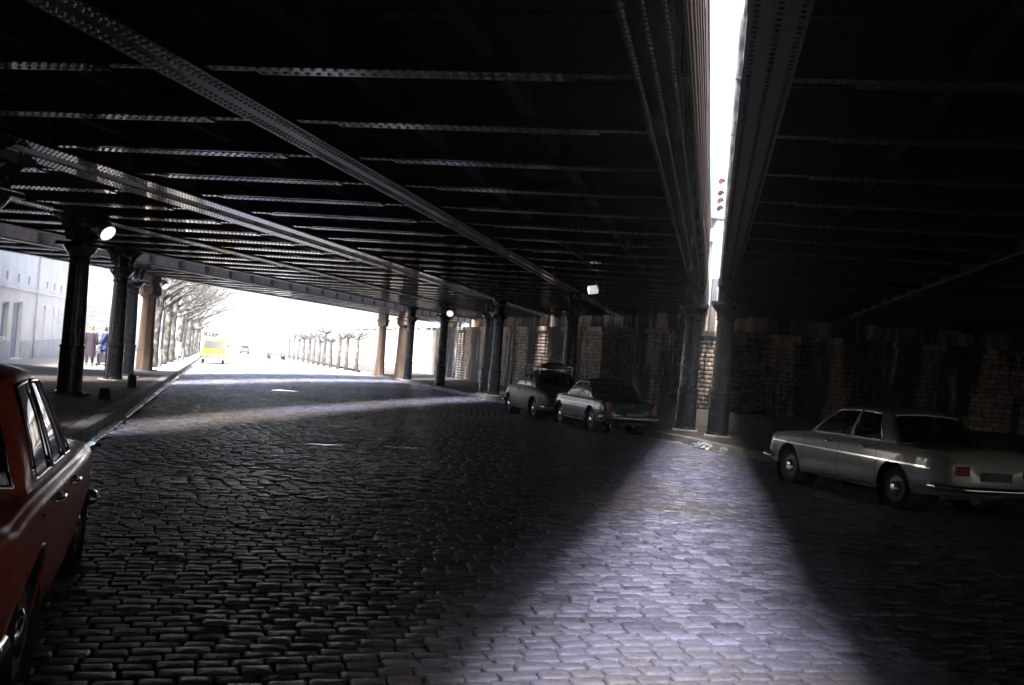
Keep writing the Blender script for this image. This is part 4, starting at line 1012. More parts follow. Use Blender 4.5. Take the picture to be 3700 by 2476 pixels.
# ------------------------------------------------------------------ bollards, litter, puddles
M['bollard'] = mat('dark_bollard_stone', (.05, .046, .042), .7, var=.3, vscale=9, bump=.4, bscale=30)
def bollard(X, Y, h, label):
    t = thing('bollard', label, 'bollard', (X, Y, zpl(X, Y) - .01))
    MB().lathe([(.135, 0), (.13, .02), (.12, h * .6), (.115, h * .85), (.10, h * .95), (.06, h)], 14).build('post', M['bollard'], t, smooth=True, angle=.7)
    MB().lathe([(.16, -.02), (.16, .012), (.14, .018)], 14).build('collar', M['bollard'], t)
bollard(-2.38, 29.9, .40, 'taller stub bollard beside the fluted column base')
bollard(-2.45, 23.9, .27, 'short stub bollard near the big column foot')
M['litter'] = mat('crumpled_white_plastic', (.42, .42, .45), .3, coat=.2)
M['paper'] = mat('dirty_paper', (.5, .46, .38), .8)
def crumple(X, Y, z, s, label, m_='litter', grp=None, seed=0):
    rr = random.Random(seed); bm = bmesh.new(); bmesh.ops.create_icosphere(bm, subdivisions=3, radius=1)
    for v in bm.verts: v.co *= rr.uniform(.5, 1.1); v.co = Vector((v.co.x * s[0], v.co.y * s[1], max(v.co.z, -.5) * s[2]))
    me = bpy.data.meshes.new('litter'); bm.to_mesh(me); bm.free(); me.materials.append(M[m_])
    o = link('litter', me, None, (X, Y, z + .5 * s[2] * .9)); tag(o, label, 'litter', grp); return o
for i, (X, Y, s, lb, m_) in enumerate(((10.62, 20.55, (.26, .16, .11), 'larger heap of clear plastic litter in the right gutter', 'litter'), (10.72, 19.7, (.12, .10, .10), 'smaller plastic scrap beside the heap in the right gutter', 'litter'),
                              (10.5, 21.6, (.16, .05, .04), 'flat torn paper strip in the right gutter', 'paper'), (10.68, 18.7, (.07, .05, .04), 'tiny paper scrap in the gutter before the cream saloon', 'paper'),
                              (10.3, 22.6, (.1, .06, .04), 'paper scrap behind the chrome trimmed saloon', 'paper'))):
    crumple(X, Y, float(zr(X, Y)) + .005, s, lb, m_, None, i)
for i in range(14):
    X = random.uniform(11.6, 15.5); Y = random.uniform(40, 62); crumple(X, Y, zpr(X, Y), (random.uniform(.05, .1), random.uniform(.04, .08), .03), 'small scrap of rubbish on the earthy right pavement', 'paper', 'scraps on the right pavement', 30 + i)
for i in range(9):
    X = random.uniform(-4.5, -2.3); Y = random.uniform(17, 30); crumple(X, Y, zpl(X, Y), (random.uniform(.03, .07), random.uniform(.03, .05), .02), 'small scrap of rubbish on the dark left pavement', 'paper', 'scraps on the left pavement', 60 + i)
for i in range(12):
    X = random.uniform(-.2, 1.4); Y = random.uniform(5.2, 7.6); crumple(X, Y, float(zr(X, Y)) + .004, (random.uniform(.006, .012), random.uniform(.006, .012), .006), 'tiny pale crumb of grit on the cobbles beside the red saloon', 'litter', 'grit beside the red saloon', 90 + i)
def puddle(X, Y, rx, ry, seed):
    rr = random.Random(seed); vv = [(0, 0, 0)]; n = 26
    for i in range(n):
        a_ = 2 * math.pi * i / n; k = 1 + .35 * math.sin(3 * a_ + seed) + .2 * math.sin(7 * a_ + 2 * seed) + rr.uniform(-.15, .15)
        x_, y_ = rx * k * math.cos(a_), ry * k * math.sin(a_); vv.append((x_, y_, float(zr(X + x_, Y + y_)) - float(zr(X, Y))))
    o = MB().add(vv, [(0, 1 + i, 1 + (i + 1) % n) for i in range(n)]).build('puddle', M['water'], None, (X, Y, float(zr(X, Y)) + .001)); tag(o, kind='structure')
for k, (X, Y, a_, b_) in enumerate(((1.7, 16.4, .26, .10), (2.95, 16.4, .22, .07), (-.38, 11.5, .10, .04), (2.2, 36.1, .4, .3), (2.85, 25.1, .3, .15), (4.7, 37.4, .4, .25))): puddle(X, Y, a_, b_, k)

# ------------------------------------------------------------------ yellow van, far lorry, far car
M['yellow'] = mat('yellow_van_paint', (.36, .20, .025), .5)
M['white'] = mat('white_paint', (.78, .78, .76), .5)
M['letter'] = mat('brown_lettering', (.04, .022, .018), .6)
M['darkglass'] = mat('van_glass', (.02, .025, .03), .25)
def wheel4(t, ys, xs, r_, wd=.18):
    for y in ys:
        for x in xs:
            w_ = empty('wheel', (x, y, r_), 0 if x > 0 else math.pi, t)
            MB().lathe([(r_ * .6, -wd / 2), (r_ * .92, -wd / 2), (r_, -wd / 3), (r_, wd / 3), (r_ * .92, wd / 2), (r_ * .6, wd / 2)], 20, (0, 0, 0), 'x', cap=False).build('tyre', M['tyre'], w_, smooth=True)
            MB().lathe([(r_ * .62, 0), (r_ * .6, wd / 2 - .02), (r_ * .2, wd / 2 - .01), (.02, wd / 2)], 16, (0, 0, 0), 'x').build('rim', M['hub'], w_, smooth=True)
van = thing('delivery_van', 'yellow delivery van with white box lettered ROGER.C coming towards the bridges', 'van', (-.62, 75.5, float(zr(-.6, 75.5))), math.pi)
# local +Y is the van's front (it faces the camera)
cabp = [(-.2, .42), (.66, .42), (.70, .62), (.66, 1.12), (.40, 1.72), (-.2, 1.74)]
n = len(cabp); cv = [(x_, y_ + .2, z_) for x_ in (-.82, .82) for y_, z_ in cabp]
MB().add(cv, [tuple(range(n)), tuple(range(2 * n - 1, n - 1, -1))] + [(i, n + i, n + (i + 1) % n, (i + 1) % n) for i in range(n)]).build('cab', M['yellow'], van)
MB().add([(-.70, .875, 1.16), (.70, .875, 1.16), (.64, .645, 1.66), (-.64, .645, 1.66), (-.70, .86, 1.16), (.70, .86, 1.16), (.64, .63, 1.66), (-.64, .63, 1.66)], [(3, 2, 1, 0), (4, 5, 6, 7), (0, 1, 5, 4), (1, 2, 6, 5), (2, 3, 7, 6), (3, 0, 4, 7)]).build('windscreen', M['darkglass'], van)
MB().bbox(-.80, .80, .885, .90, .66, .72, .004).build('waist_band', M['white'], van)
bx_ = MB().bbox(-.84, .84, -3.0, -.02, .55, 2.45, .03).bbox(-.84, .84, -.018, .42, 1.78, 2.45, .03); bx_.build('box_body', M['white'], van)
for ci_, ch_ in enumerate('ROGER.C'): link('sign_letter', text_mesh(ch_, .44, M['letter'], 'sign_letter', .006, .018), van, (.66 - ci_ * .205 - (.03 if ci_ > 5 else 0), .428, 2.10 - (.13 if ch_ == '.' else 0)), (math.pi / 2, 0, math.pi))
link('sign_letter', text_mesh('e', .24, M['letter'], 'sign_letter', .006, .01), van, (-.76, .428, 2.2), (math.pi / 2, 0, math.pi))
for s in (-1, 1):
    MB().lathe([(.09, 0), (.08, .03), (.02, .05)], 14, (s * .6, .90, .52), 'y').build('headlamp', M['clearlens'], van, smooth=True)
    MB().tube([(s * .82, .75, 1.3), (s * .95, .80, 1.35)], .012, 5).bbox(s * .97 - .05, s * .97 + .05, .78, .80, 1.25, 1.5, .01).build('door_mirror', M['black'], van)
MB().bbox(-.26, .26, .90, .915, .42, .54, .004).build('number_plate', M['white'], van)
MB().bbox(-.80, .80, .86, .93, .33, .40, .01).build('bumper', M['chrome'], van)
MB().lathe([(.01, 1.45), (.11, 1.42), (.13, 1.32), (.1, 1.2), (.2, 1.12), (.24, .9)], 12, (.32, .35, 0)).build('driver_seat', M['cabin'], van, smooth=True)
wheel4(van, (.35, -2.2), (-.70, .70), .31)
lor = thing('lorry', 'far pale box lorry seen from behind on the sunlit street', 'lorry', (6.3, 124, float(zr(6.3, 124))), 0)
MB().bbox(-1.05, 1.05, -2.4, 2.2, .8, 2.75, .04).build('box_body', M['white'], lor)
MB().bbox(-.95, .95, 2.25, 3.6, .5, 2.1, .12).build('cab', M['greycar'], lor)
MB().box(-.8, .8, -2.35, 3.5, .5, .78).build('chassis', M['black'], lor)
MB().bbox(-1.0, 1.0, -2.46, -2.40, .5, .68, .01).build('bumper', M['greycar'], lor)
wheel4(lor, (-1.5, 2.8), (-.85, .85), .42, .26)
fcar = Car('far_saloon', 'small dark saloon far down the sunlit street', None, (3.4, 165, float(zr(3.4, 165))), 0, dict(spm, paint=M['bluecar'], W=[(a_, b_) for a_, b_ in spm['W']]))

# ------------------------------------------------------------------ people
M['skin'] = mat('skin', (.50, .32, .24), .5)
M['coat_purple'] = mat('purple_check_coat', (.022, .012, .024), .8, var=.5, vscale=14)
M['coat_blue'] = mat('blue_coat', (.012, .02, .10), .75)
M['trouser'] = mat('dark_trousers', (.05, .05, .06), .8)
M['hair_blond'] = mat('fair_hair', (.45, .28, .12), .6)
M['hair_dark'] = mat('dark_hair', (.05, .035, .025), .6)
M['scarf'] = mat('pale_green_scarf', (.35, .5, .42), .8)
def skinned(name, verts, edges, radii, m_, parent, sub=1, loc=(0, 0, 0)):
    me = bpy.data.meshes.new(name); me.from_pydata(verts, edges, []); o = bpy.data.objects.new(name, me); col.objects.link(o)
    sk = o.modifiers.new('s', 'SKIN'); sk.use_smooth_shade = True
    for i, r_ in enumerate(radii): me.skin_vertices[0].data[i].radius = (r_, r_) if not isinstance(r_, tuple) else r_
    me.skin_vertices[0].data[0].use_root = True
    o.modifiers.new('u', 'SUBSURF').levels = sub; o.modifiers['u'].render_levels = sub
    bpy.context.view_layer.update(); m2 = bpy.data.meshes.new_from_object(o.evaluated_get(bpy.context.evaluated_depsgraph_get()))
    bpy.data.objects.remove(o); m2.materials.clear(); m2.materials.append(m_)
    m2.polygons.foreach_set('use_smooth', np.ones(len(m2.polygons), dtype=bool))
    return link(name, m2, parent, loc)
def person(loc, yaw, label, coat, hair, coat_len, step=.16, arm_r=((.2, .0, 1.15), (.24, .06, .9)), arm_l=((-.2, .0, 1.15), (-.24, .06, .9)), scarf=False, h=1.0):
    t = thing('person', label, 'person', loc, yaw)
    # local +Y is forward. one continuous body: legs, trunk, arms, neck, head
    V = [(0, 0, .93), (0, 0, 1.12), (0, .0, 1.32), (0, 0, 1.44), (0, .015, 1.52), (0, .03, 1.60), (0, .025, 1.70),
         (.09, 0, .88), (.10, step * .5, .50), (.10, step * .9 - .02, .09), (.10, step * .9 + .14, .035),
         (-.09, 0, .88), (-.10, -step * .15, .50), (-.10, -step * .9, .11), (-.10, -step * .9 + .14, .035),
         (.17, 0, 1.40), arm_r[0], arm_r[1], (-.17, 0, 1.40), arm_l[0], arm_l[1]]
    E = [(0, 1), (1, 2), (2, 3), (3, 4), (4, 5), (5, 6), (0, 7), (7, 8), (8, 9), (9, 10), (0, 11), (11, 12), (12, 13), (13, 14), (3, 15), (15, 16), (16, 17), (3, 18), (18, 19), (19, 20)]
    Rr = [(.15, .11), (.13, .10), (.16, .11), (.11, .08), (.052, .055), (.075, .09), (.07, .085), .085, .058, .04, .04, .085, .058, .04, .04, .06, .045, .034, .06, .045, .034]
    skinned('body', V, E, Rr, M['skin'], t)
    # hands
    for hnd, sx in ((arm_r, 1), (arm_l, -1)):
        w_ = Vector(hnd[1]); d = (w_ - Vector(hnd[0])).normalized(); hv = [tuple(w_), tuple(w_ + d * .07)]; he = [(0, 1)]; hr_ = [(.026, .02), (.034, .016)]
        side = d.cross(Vector((1, 0, 0))).normalized()
        for q in range(4):
            b_ = w_ + d * .08 + side * (-.028 + .019 * q); hv += [tuple(b_ + d * .03), tuple(b_ + d * (.058, .068, .064, .05)[q] + Vector((-sx * .012, 0, 0)))]
            k = len(hv); he += [(1, k - 2), (k - 2, k - 1)]; hr_ += [.009, .007]
        b_ = w_ + d * .03 + side * .035; hv += [tuple(b_), tuple(b_ + d * .04 + side * .012)]; k = len(hv); he += [(0, k - 2), (k - 2, k - 1)]; hr_ += [.011, .008]
        skinned('hand', hv, he, hr_, M['skin'], t, 0)
    # coat: lathe-like shell from shoulders to hem plus sleeves
    z0 = coat_len
    def shell(prof):
        b = MB(); vv = []; K = 20
        for (rx, ry, z_, yo) in prof:
            for i in range(K): a_ = 2 * math.pi * i / K; vv.append((rx * math.cos(a_), yo + ry * math.sin(a_), z_))
        ff = [(k * K + i, k * K + (i + 1) % K, (k + 1) * K + (i + 1) % K, (k + 1) * K + i) for k in range(len(prof) - 1) for i in range(K)]
        return b.add(vv, ff)
    shell([(.235, .20, z0, 0), (.22, .18, (z0 + .95) / 2, 0), (.20, .15, .95, 0), (.18, .14, 1.12, 0), (.215, .15, 1.32, 0), (.20, .12, 1.42, 0), (.10, .085, 1.475, .005), (.085, .08, 1.50, .01)]).build('coat', coat, t, smooth=True)
    for hnd, sx in ((arm_r, 1), (arm_l, -1)):
        w_ = Vector(hnd[1]); e_ = Vector(hnd[0])
        MB().tube([(sx * .14, 0, 1.42), (sx * .19, 0, 1.38), tuple(e_), tuple(e_.lerp(w_, .95))], [.07, .085, .066, .052], 10).build('sleeve', coat, t, smooth=True)
    for sx, y2, k in ((.10, step * .9, 8), (-.10, -step * .9, 12)):
        kn = V[k]; ft = V[k + 1]
        MB().tube([(sx * .9, 0, .92), kn, (ft[0], ft[1], .06)], [.10, .072, .055], 10).build('trouser_leg', M['trouser'], t, smooth=True)
        MB().tube([(ft[0], ft[1] - .06, .045), (ft[0], ft[1] + .05, .05), (ft[0], ft[1] + .17, .035)], [.042, .05, .03], 8).build('shoe', M['black'], t, smooth=True)
    # hair cap, face
    bm = bmesh.new(); bmesh.ops.create_uvsphere(bm, u_segments=18, v_segments=12, radius=1)
    for v in list(bm.verts):
        if v.co.y > .55 and v.co.z < .45: bm.verts.remove(v)
    for v in bm.verts: v.co = Vector((v.co.x * .098, .01 + v.co.y * .115, 1.655 + v.co.z * .125))
    me = bpy.data.meshes.new('hair'); bm.to_mesh(me); bm.free(); me.materials.append(hair)
    me.polygons.foreach_set('use_smooth', np.ones(len(me.polygons), dtype=bool)); link('hair', me, t)
    for sx in (-1, 1):
        MB().lathe([(.011, -.004), (.008, .006), (.001, .009)], 8, (sx * .032, .112, 1.645), 'y').build('eye', M['black'], t)
        MB().lathe([(.02, -.01), (.026, 0), (.015, .01)], 8, (sx * .083, .02, 1.63), 'x').build('ear', M['skin'], t)
    MB().tube([(0, .115, 1.645), (0, .142, 1.605), (0, .118, 1.597)], [.009, .015, .011], 6).build('nose', M['skin'], t, smooth=True)
    MB().tube([(-.025, .113, 1.565), (0, .122, 1.563), (.025, .113, 1.565)], .007, 5).build('mouth', M['redlens'], t, smooth=True)
    if scarf: shell([(.10, .095, 1.42, .02), (.088, .085, 1.47, .015), (.075, .08, 1.53, .012)]).build('scarf', M['scarf'], t, smooth=True)
    return t
person((-5.5, 46.6, zpl(-5.5, 46.6)), R(176), 'woman in purple checked coat pulling a shopping trolley by the left building', M['coat_purple'], M['hair_blond'], .42, .14, ((.23, -.06, 1.12), (.22, -.10, .88)), ((-.24, .0, 1.13), (-.27, .02, .90)), True)
person((-5.12, 48.2, zpl(-5.1, 48.2)), R(100), 'person in blue coat half hidden behind the fluted left column', M['coat_blue'], M['hair_dark'], .72, .2, ((.23, -.1, 1.14), (.27, -.02, .93)), ((-.24, .12, 1.14), (-.28, .24, .96)))
tr = thing('shopping_trolley', 'dark wheeled shopping trolley beside the woman in the purple coat', 'trolley', (-5.05, 46.9, zpl(-5.1, 46.9)), R(176))
MB().bbox(-.17, .17, -.12, .12, .16, .55, .02).build('bag', M['coat_purple'], tr)
MB().tube([(-.15, -.13, .05), (-.15, -.13, .88), (.15, -.13, .88), (.15, -.13, .05)], .011, 6).tube([(-.2, -.11, .08), (.2, -.11, .08)], .01, 6).build('frame', M['chrome'], tr)
for sx in (-1, 1): MB().lathe([(.08, -.015), (.085, 0), (.08, .015)], 16, (sx * .2, -.11, .085), 'x').build('wheel', M['tyre'], tr)
MB().box(-.15, .15, -.1, .12, .07, .10).build('foot_plate', M['black'], tr)

# ------------------------------------------------------------------ trees
M['bark'] = mat('mottled_plane_bark', (.04, .036, .034), .85, var=.3, vscale=6, bump=.5, bscale=14, tint=(.14, .135, .11), tscale=4.5, tlo=.5, thi=.6, stretch=(1, 1, .6))
M['twig'] = mat('bare_twig', (.06, .052, .042), .85)
def limb(b, p, d, L, r0, r1, rr, n=7, droop=0.0, seg=6, wob=.12):
    pts = [Vector(p)]; rad = [r0]; d = Vector(d).normalized()
    for i in range(seg):
        d = (d + Vector((rr.uniform(-wob, wob), rr.uniform(-wob, wob), rr.uniform(-wob, wob) * .7 - droop))).normalized()
        pts.append(pts[-1] + d * (L / seg)); rad.append(r0 + (r1 - r0) * (i + 1) / seg)
    b.tube(pts, rad, n); return pts, rad, d
def grow(b, tw, p, d, L, r0, rr, depth):
    pts, rad, dd = limb(b if depth < 3 else tw, p, d, L, r0, r0 * .55, rr, 6 if depth < 2 else 4, -.015, 6, .16)
    if depth >= 5: return
    nb = 3 if depth < 3 else 4
    for k in range(nb):
        i = rr.randint(2, 6) if k else 6; q = pts[i]
        ax = Vector((rr.uniform(-1, 1), rr.uniform(-1, 1), rr.uniform(-.35, .8))).normalized()
        grow(b, tw, q, (dd * 1.0 + ax * .95), L * rr.uniform(.5, .78), rad[i] * rr.uniform(.5, .72), rr, depth + 1)
def plane_tree(loc, label, seed, H=4.2, r0=.24, dirs=None):
    rr = random.Random(seed); t = thing('plane_tree', label, 'tree', loc, 0, 'bare plane trees along the left kerb')
    b = MB(); pts, rad, d = limb(b, (0, 0, -.05), (.02, 0, 1), H, r0 * 1.15, r0 * .62, rr, 12, 0, 9, .05)
    b.build('trunk', M['bark'], t, smooth=True)
    cr = MB(); tw = MB()
    for i, (dx, dy, dz) in enumerate(dirs or ((1, .1, .55), (.7, .5, .8), (.8, -.5, .7), (-.6, .3, .9), (-.3, -.6, 1), (.2, .2, 1.3))):
        k = min(9, 6 + i % 4); grow(cr, tw, pts[k], (dx + rr.uniform(-.2, .2), dy + rr.uniform(-.2, .2), dz), rr.uniform(1.9, 2.6), rad[k] * .55, rr, 1)
    c = cr.build('crown', M['bark'], t, smooth=True); tag(tw.build('twigs', M['twig'], c), kind='stuff')
    return t
LT = [(-3.25, 51.7, 'dark trunked plane tree just beyond the octagonal column'), (-3.15, 58.8, 'second plane tree beyond the octagonal column'), (-3.12, 65.5, 'third plane tree beyond the octagonal column with mottled bark'), (-3.1, 72.5, 'fourth plane tree beyond the octagonal column'),
      (-3.0, 80, 'plane tree level with the yellow van'), (-2.95, 88, 'plane tree just past the yellow van'), (-2.9, 96, 'second plane tree past the yellow van'), (-2.9, 105, 'third plane tree past the yellow van'), (-2.9, 115, 'fourth plane tree past the yellow van'), (-2.9, 127, 'last plane tree of the left row')]
protos = []
for i, (X, Y, lb) in enumerate(LT):
    if i < 4: o = plane_tree((X, Y, zpl(X, Y)), lb, 100 + i); protos.append(o)
    else:
        o = tree_copy(protos[i % 4]); o['label'] = lb; o.location = (X, Y, zpl(X, Y)); o.rotation_euler = (random.uniform(-.05, .05), random.uniform(-.05, .05), random.uniform(-.9, .9)); k = random.uniform(.8, 1.2); o.scale = (k, k, random.uniform(.85, 1.15))
def pollard(loc, label, seed):
    rr = random.Random(seed); t = thing('pollarded_tree', label, 'tree', loc, 0, 'pollarded trees along the right of the street')
    b = MB(); pts, rad, d = limb(b, (0, 0, -.05), (0, 0, 1), 3.0, .17, .13, rr, 8, 0, 6, .03); b.build('trunk', M['bark'], t, smooth=True)
    cr = MB()
    for k in range(9):
        a_ = k * .9 + rr.uniform(-.3, .3); p2, r_2, d2 = limb(cr, pts[-1] - Vector((0, 0, rr.uniform(0, .3))), (math.cos(a_), math.sin(a_), rr.uniform(.15, .8)), rr.uniform(.7, 1.5), .06, .035, rr, 5, 0, 5, .2)
        for q in range(5): limb(cr, p2[rr.randint(3, 5)], (rr.uniform(-1, 1), rr.uniform(-1, 1), rr.uniform(.0, 1)), rr.uniform(.3, .7), .014, .006, rr, 4, 0, 3, .3)
    cr.build('crown', M['bark'], t); return t
RT = [(10.8, 83.6), (10.3, 86.5), (10.0, 90), (9.7, 93.5), (9.5, 98), (9.45, 103), (9.4, 108.5), (9.3, 114), (9.2, 120), (9.1, 127), (9.1, 135), (9.1, 144), (9.0, 154), (9.0, 166)]
wd_ = ['first', 'second', 'third', 'fourth', 'fifth', 'sixth', 'seventh', 'eighth', 'ninth', 'tenth', 'eleventh', 'twelfth', 'thirteenth', 'last']
pp = []
for i, (X, Y) in enumerate(RT):
    lb = wd_[i] + ' pollarded tree beyond the outermost pale stone column'
    if i < 3: o = pollard((X, Y, float(zr(X, Y)) - .02), lb, 300 + i); pp.append(o)
    else: o = tree_copy(pp[i % 3]); o['label'] = lb; o.location = (X, Y, float(zr(X, Y)) - .02); o.rotation_euler = (random.uniform(-.04, .04), random.uniform(-.04, .04), i * 1.3); o.scale = (random.uniform(.75, 1.3), random.uniform(.75, 1.3), random.uniform(.85, 1.2))

# ------------------------------------------------------------------ street lamps, signs, post
M['post'] = mat('grey_post_paint', (.09, .09, .10), .5)
def lamp_post(X, Y, h, label):
    t = thing('street_lamp', label, 'street lamp', (X, Y, zpl(X, Y)))
    MB().lathe([(.10, 0), (.10, .5), (.07, .55), (.06, .9)], 12).build('base', M['post'], t, smooth=True, angle=.6)
    MB().tube([(0, 0, .9), (0, 0, h), (.15, 0, h + .35), (.6, 0, h + .5)], [.055, .04, .035, .03], 8).build('pole', M['post'], t, smooth=True)
    MB().bbox(.5, 1.0, -.11, .11, h + .42, h + .54, .03).build('lamp_head', M['post'], t)
lamp_post(-3.0, 53.8, 4.6, 'tall grey street lamp between the first two plane trees')
lamp_post(-2.6, 72.2, 4.6, 'tall street lamp behind the pale post on the left kerb')
sg1 = thing('street_sign', 'small dark rectangular sign board fixed to the first street lamp', 'sign', (-3.15, 54.0, 1.4)); sg1.location.z = 1.41
MB().bbox(-.26, .26, -.012, .012, -.17, .17, .006).build('board', mat('slate_sign', (.10, .12, .16), .5), sg1); MB().bbox(-.02, .02, .012, .05, -.1, .1, .004).build('clamp', M['post'], sg1)
ps = thing('marker_post', 'short pale marker post between the left trees', 'post', (-2.6, 64.4, zpl(-2.6, 64.4)))
MB().lathe([(.09, 0), (.08, .05), (.07, .45), (.05, .5)], 10).build('base', M['post'], ps, smooth=True); MB().bbox(-.13, .13, -.1, .1, .5, 1.25, .03).build('box', M['white'], ps)

# ------------------------------------------------------------------ left building and boundary wall
M['facade'] = mat('pale_rendered_facade', (.80, .78, .73), .85, var=.12, vscale=.8, bump=.2, bscale=12)
M['plinthband'] = mat('grey_facade_base', (.58, .58, .57), .8, var=.15, vscale=1.5)
M['shutter'] = mat('grey_shutter', (.24, .27, .32), .6)
bl = thing('building', 'long low pale rendered building left of the pedestrians', 'building', (-8.6, 52, -.63))
MB().box(-8, -.2, -16.5, 14.5, -.5, 5.6).build('wall', M['facade'], bl)
OPN = sorted(((-7.95, -6.65, 1.28, 2.70, 'window'), (-5.8, -3.75, .33, 2.78, 'door'), (1.6, 2.2, 1.25, 2.74, 'window'), (4.35, 4.75, 1.25, 2.74, 'window'), (6.15, 6.5, 2.05, 2.70, 'window'), (-13.5, -12.2, 1.28, 2.7, 'window'), (9.0, 9.6, 1.25, 2.74, 'window'), (11.6, 12.2, 1.25, 2.74, 'window')))
fc = MB(); yy = -16.5
for (y0, y1, z0, z1, nm) in OPN:
    fc.box(-.198, 0, yy, y0, -.5, 5.6); fc.box(-.198, -.001, y0, y1, -.5, z0); fc.box(-.198, -.001, y0, y1, z1, 5.6); yy = y1
fc.box(-.198, 0, yy, 14.5, -.5, 5.6); fc.build('facade', M['facade'], bl)
bs = MB(); yy = -16.5
for (y0, y1, z0, z1, nm) in OPN:
    if nm == 'door': bs.box(.003, .05, yy, y0 - .08, -.5, 1.05); yy = y1 + .08
bs.box(.003, .05, yy, 14.5, -.5, 1.05); bs.build('base_band', M['plinthband'], bl)
MB().box(.003, .10, -16.5, 14.5, 3.28, 3.40).build('string_course', M['facade'], bl)
MB().box(-8.2, .35, -16.7, 14.7, 5.6, 5.8).build('roof_eave', M['plinthband'], bl)
for (y0, y1, z0, z1, nm) in OPN:
    o = MB().box(-.17, -.15, y0 + .002, y1 - .002, z0 + .002, z1 - .002).build(nm, M['shutter'], bl)
    MB().box(-.148, -.10, y0 + .003, y0 + .07, z0 + .003, z1 - .003).box(-.148, -.10, y1 - .07, y1 - .003, z0 + .003, z1 - .003).box(-.148, -.10, y0 + .073, y1 - .073, z1 - .07, z1 - .003).build('frame', M['facade'], o)
    MB().box(.052, .14, y0 - .1, y1 + .1, z0 - .10, z0 - .02).build('sill', M['facade'], o)
for y in (-7.5, -5.15, -2.8, -.4, 2.0, 4.2, 6.35, 8.6, 10.9, 13.0):
    o = MB().box(.002, .015, y - .14, y + .14, 3.62, 3.95).build('vent', M['shutter'], bl); MB().box(.02, .05, y - .18, y + .18, 3.56, 3.61).build('sill', M['facade'], o)
for y in (-.9, 8.0): MB().tube([(.08, y, -.3), (.08, y, 5.5)], .045, 8).build('down_pipe', M['plinthband'], bl, smooth=True)
bw = thing('boundary_wall', 'grey boundary wall running on beyond the pale building', 'wall', (-8.9, 66.6, -.8))
MB().box(-.4, 0, 0, 75, -.6, 3.35).build('wall_core', M['plinthband'], bw); MB().box(-.45, .06, 0, 75, 3.35, 3.5).build('coping', M['facade'], bw)
P = []
for r_ in range(12):
    y = .02 + (r_ % 2) * .45
    while y < 36: P.append([(x, y + yy, -.3 + r_ * .3 + zz) for x, yy, zz in ((0, 0, 0), (0, .88, 0), (0, .88, .28), (0, 0, .28), (.025, .012, .012), (.025, .868, .012), (.025, .868, .268), (.025, .012, .268))]); y += .9
tag(link('block_courses', stamp(None, bf0, np.array(P), 'block_courses', M['plinthband'], False), bw), kind='stuff')

# ------------------------------------------------------------------ beyond on the right: embankment, shed, trestle; far bridge and blocks
ev = [(p[0] + (3.0 if i < 3 else 2), p[1] + (2 if i > 1 else 0), 3.18) for i, p in enumerate(WP[:6])]
tag(MB().add(ev + [(160, 26, 3.18), (160, 150, 3.18)], [tuple(range(8))[::-1]]).build('embankment', M['ground']), kind='structure')
shd = thing('railway_shed', 'blue grey corrugated shed on top of the right wall', 'shed', (22.5, 98, 3.18))
M['bluegrey'] = mat('blue_grey_sheeting', (.20, .24, .38), .6, var=.15, vscale=2)
cv = []; nn = 90
for i in range(nn + 1):
    y = 34 * i / nn; x = .04 * (i % 2); cv += [(x, y, .3), (x, y, 2.6)]
cv2 = MB().add(cv, [(2 * i, 2 * i + 1, 2 * i + 3, 2 * i + 2) for i in range(nn)]); cv2.build('corrugated_side', M['bluegrey'], shd)
MB().box(.05, 6, 0, 34, -.1, 2.58).build('wall', M['bluegrey'], shd)
MB().add([(-.3, -.3, 2.6), (6.3, -.3, 2.6), (6.3, 34.3, 2.6), (-.3, 34.3, 2.6), (3, -.3, 3.6), (3, 34.3, 3.6)], [(0, 3, 5, 4), (1, 4, 5, 2), (0, 4, 1), (3, 2, 5)]).build('roof', M['plinthband'], shd)
ts_ = thing('steel_trestle', 'pale steel trestle with crossed braces before the blue shed', 'trestle', (20.4, 98.2, 3.18))
for y in (0, 3.6, 6.2): MB().box(-.12, .12, y - .12, y + .12, -.2, 2.1).build('post', M['plinthband'], ts_)
for (y0, y1) in ((0, 3.6), (3.6, 6.2)):
    for s in (0, 1): MB().tube([(0, y0 + .13, .2 + 1.6 * s), (0, y1 - .13, 1.8 - 1.6 * s)], .05, 5).build('brace', M['plinthband'], ts_)
MB().box(-.15, .15, -.2, 6.4, 2.1, 2.3).build('beam', M['plinthband'], ts_)
bb = thing('stone_block_pair', 'two pale stone bearing blocks on the wall top in sunlight', 'block', (18.9, 82.5, 3.29))
for y in (0, 2.2): MB().bbox(-.4, .4, y, y + 1.0, 0, .45, .03).build('stone_block', M['facade'], bb)
fb = thing('far_bridge', 'distant pale bridge crossing the end of the street', 'bridge', (4, 236, SL * 236))
MB().box(-60, 60, 0, 9, 3.0, 4.1).build('deck', M['plinthband'], fb); MB().box(-60, 60, -.3, -.05, 3.4, 4.9).build('parapet', M['shutter'], fb)
for x in (-40, -22, -8, 9, 26, 44): MB().bbox(x - .6, x + .6, .5, 8.5, -1, 3.0, .05).build('pier', M['facade'], fb)
def block_house(loc, w_, d_, h_, label, nfl, nw):
    t = thing('apartment_block', label, 'building', loc)
    MB().box(-w_ / 2, w_ / 2, 0, d_, -2, h_).build('wall', M['facade'], t); MB().box(-w_ / 2 - .3, w_ / 2 + .3, -.3, d_ + .3, h_, h_ + .4).build('roof', M['bluegrey'], t)
    for f_ in range(nfl):
        for q in range(nw):
            x = -w_ / 2 + w_ * (q + .5) / nw; z = 1.2 + f_ * 3.1
            if z + 1.8 < h_: MB().box(x - .5, x + .5, -.03, -.004, z, z + 1.7).build('window', M['shutter'], t)
block_house((12, 262, SL * 262), 16, 12, 13, 'far apartment block behind the distant bridge', 4, 6)
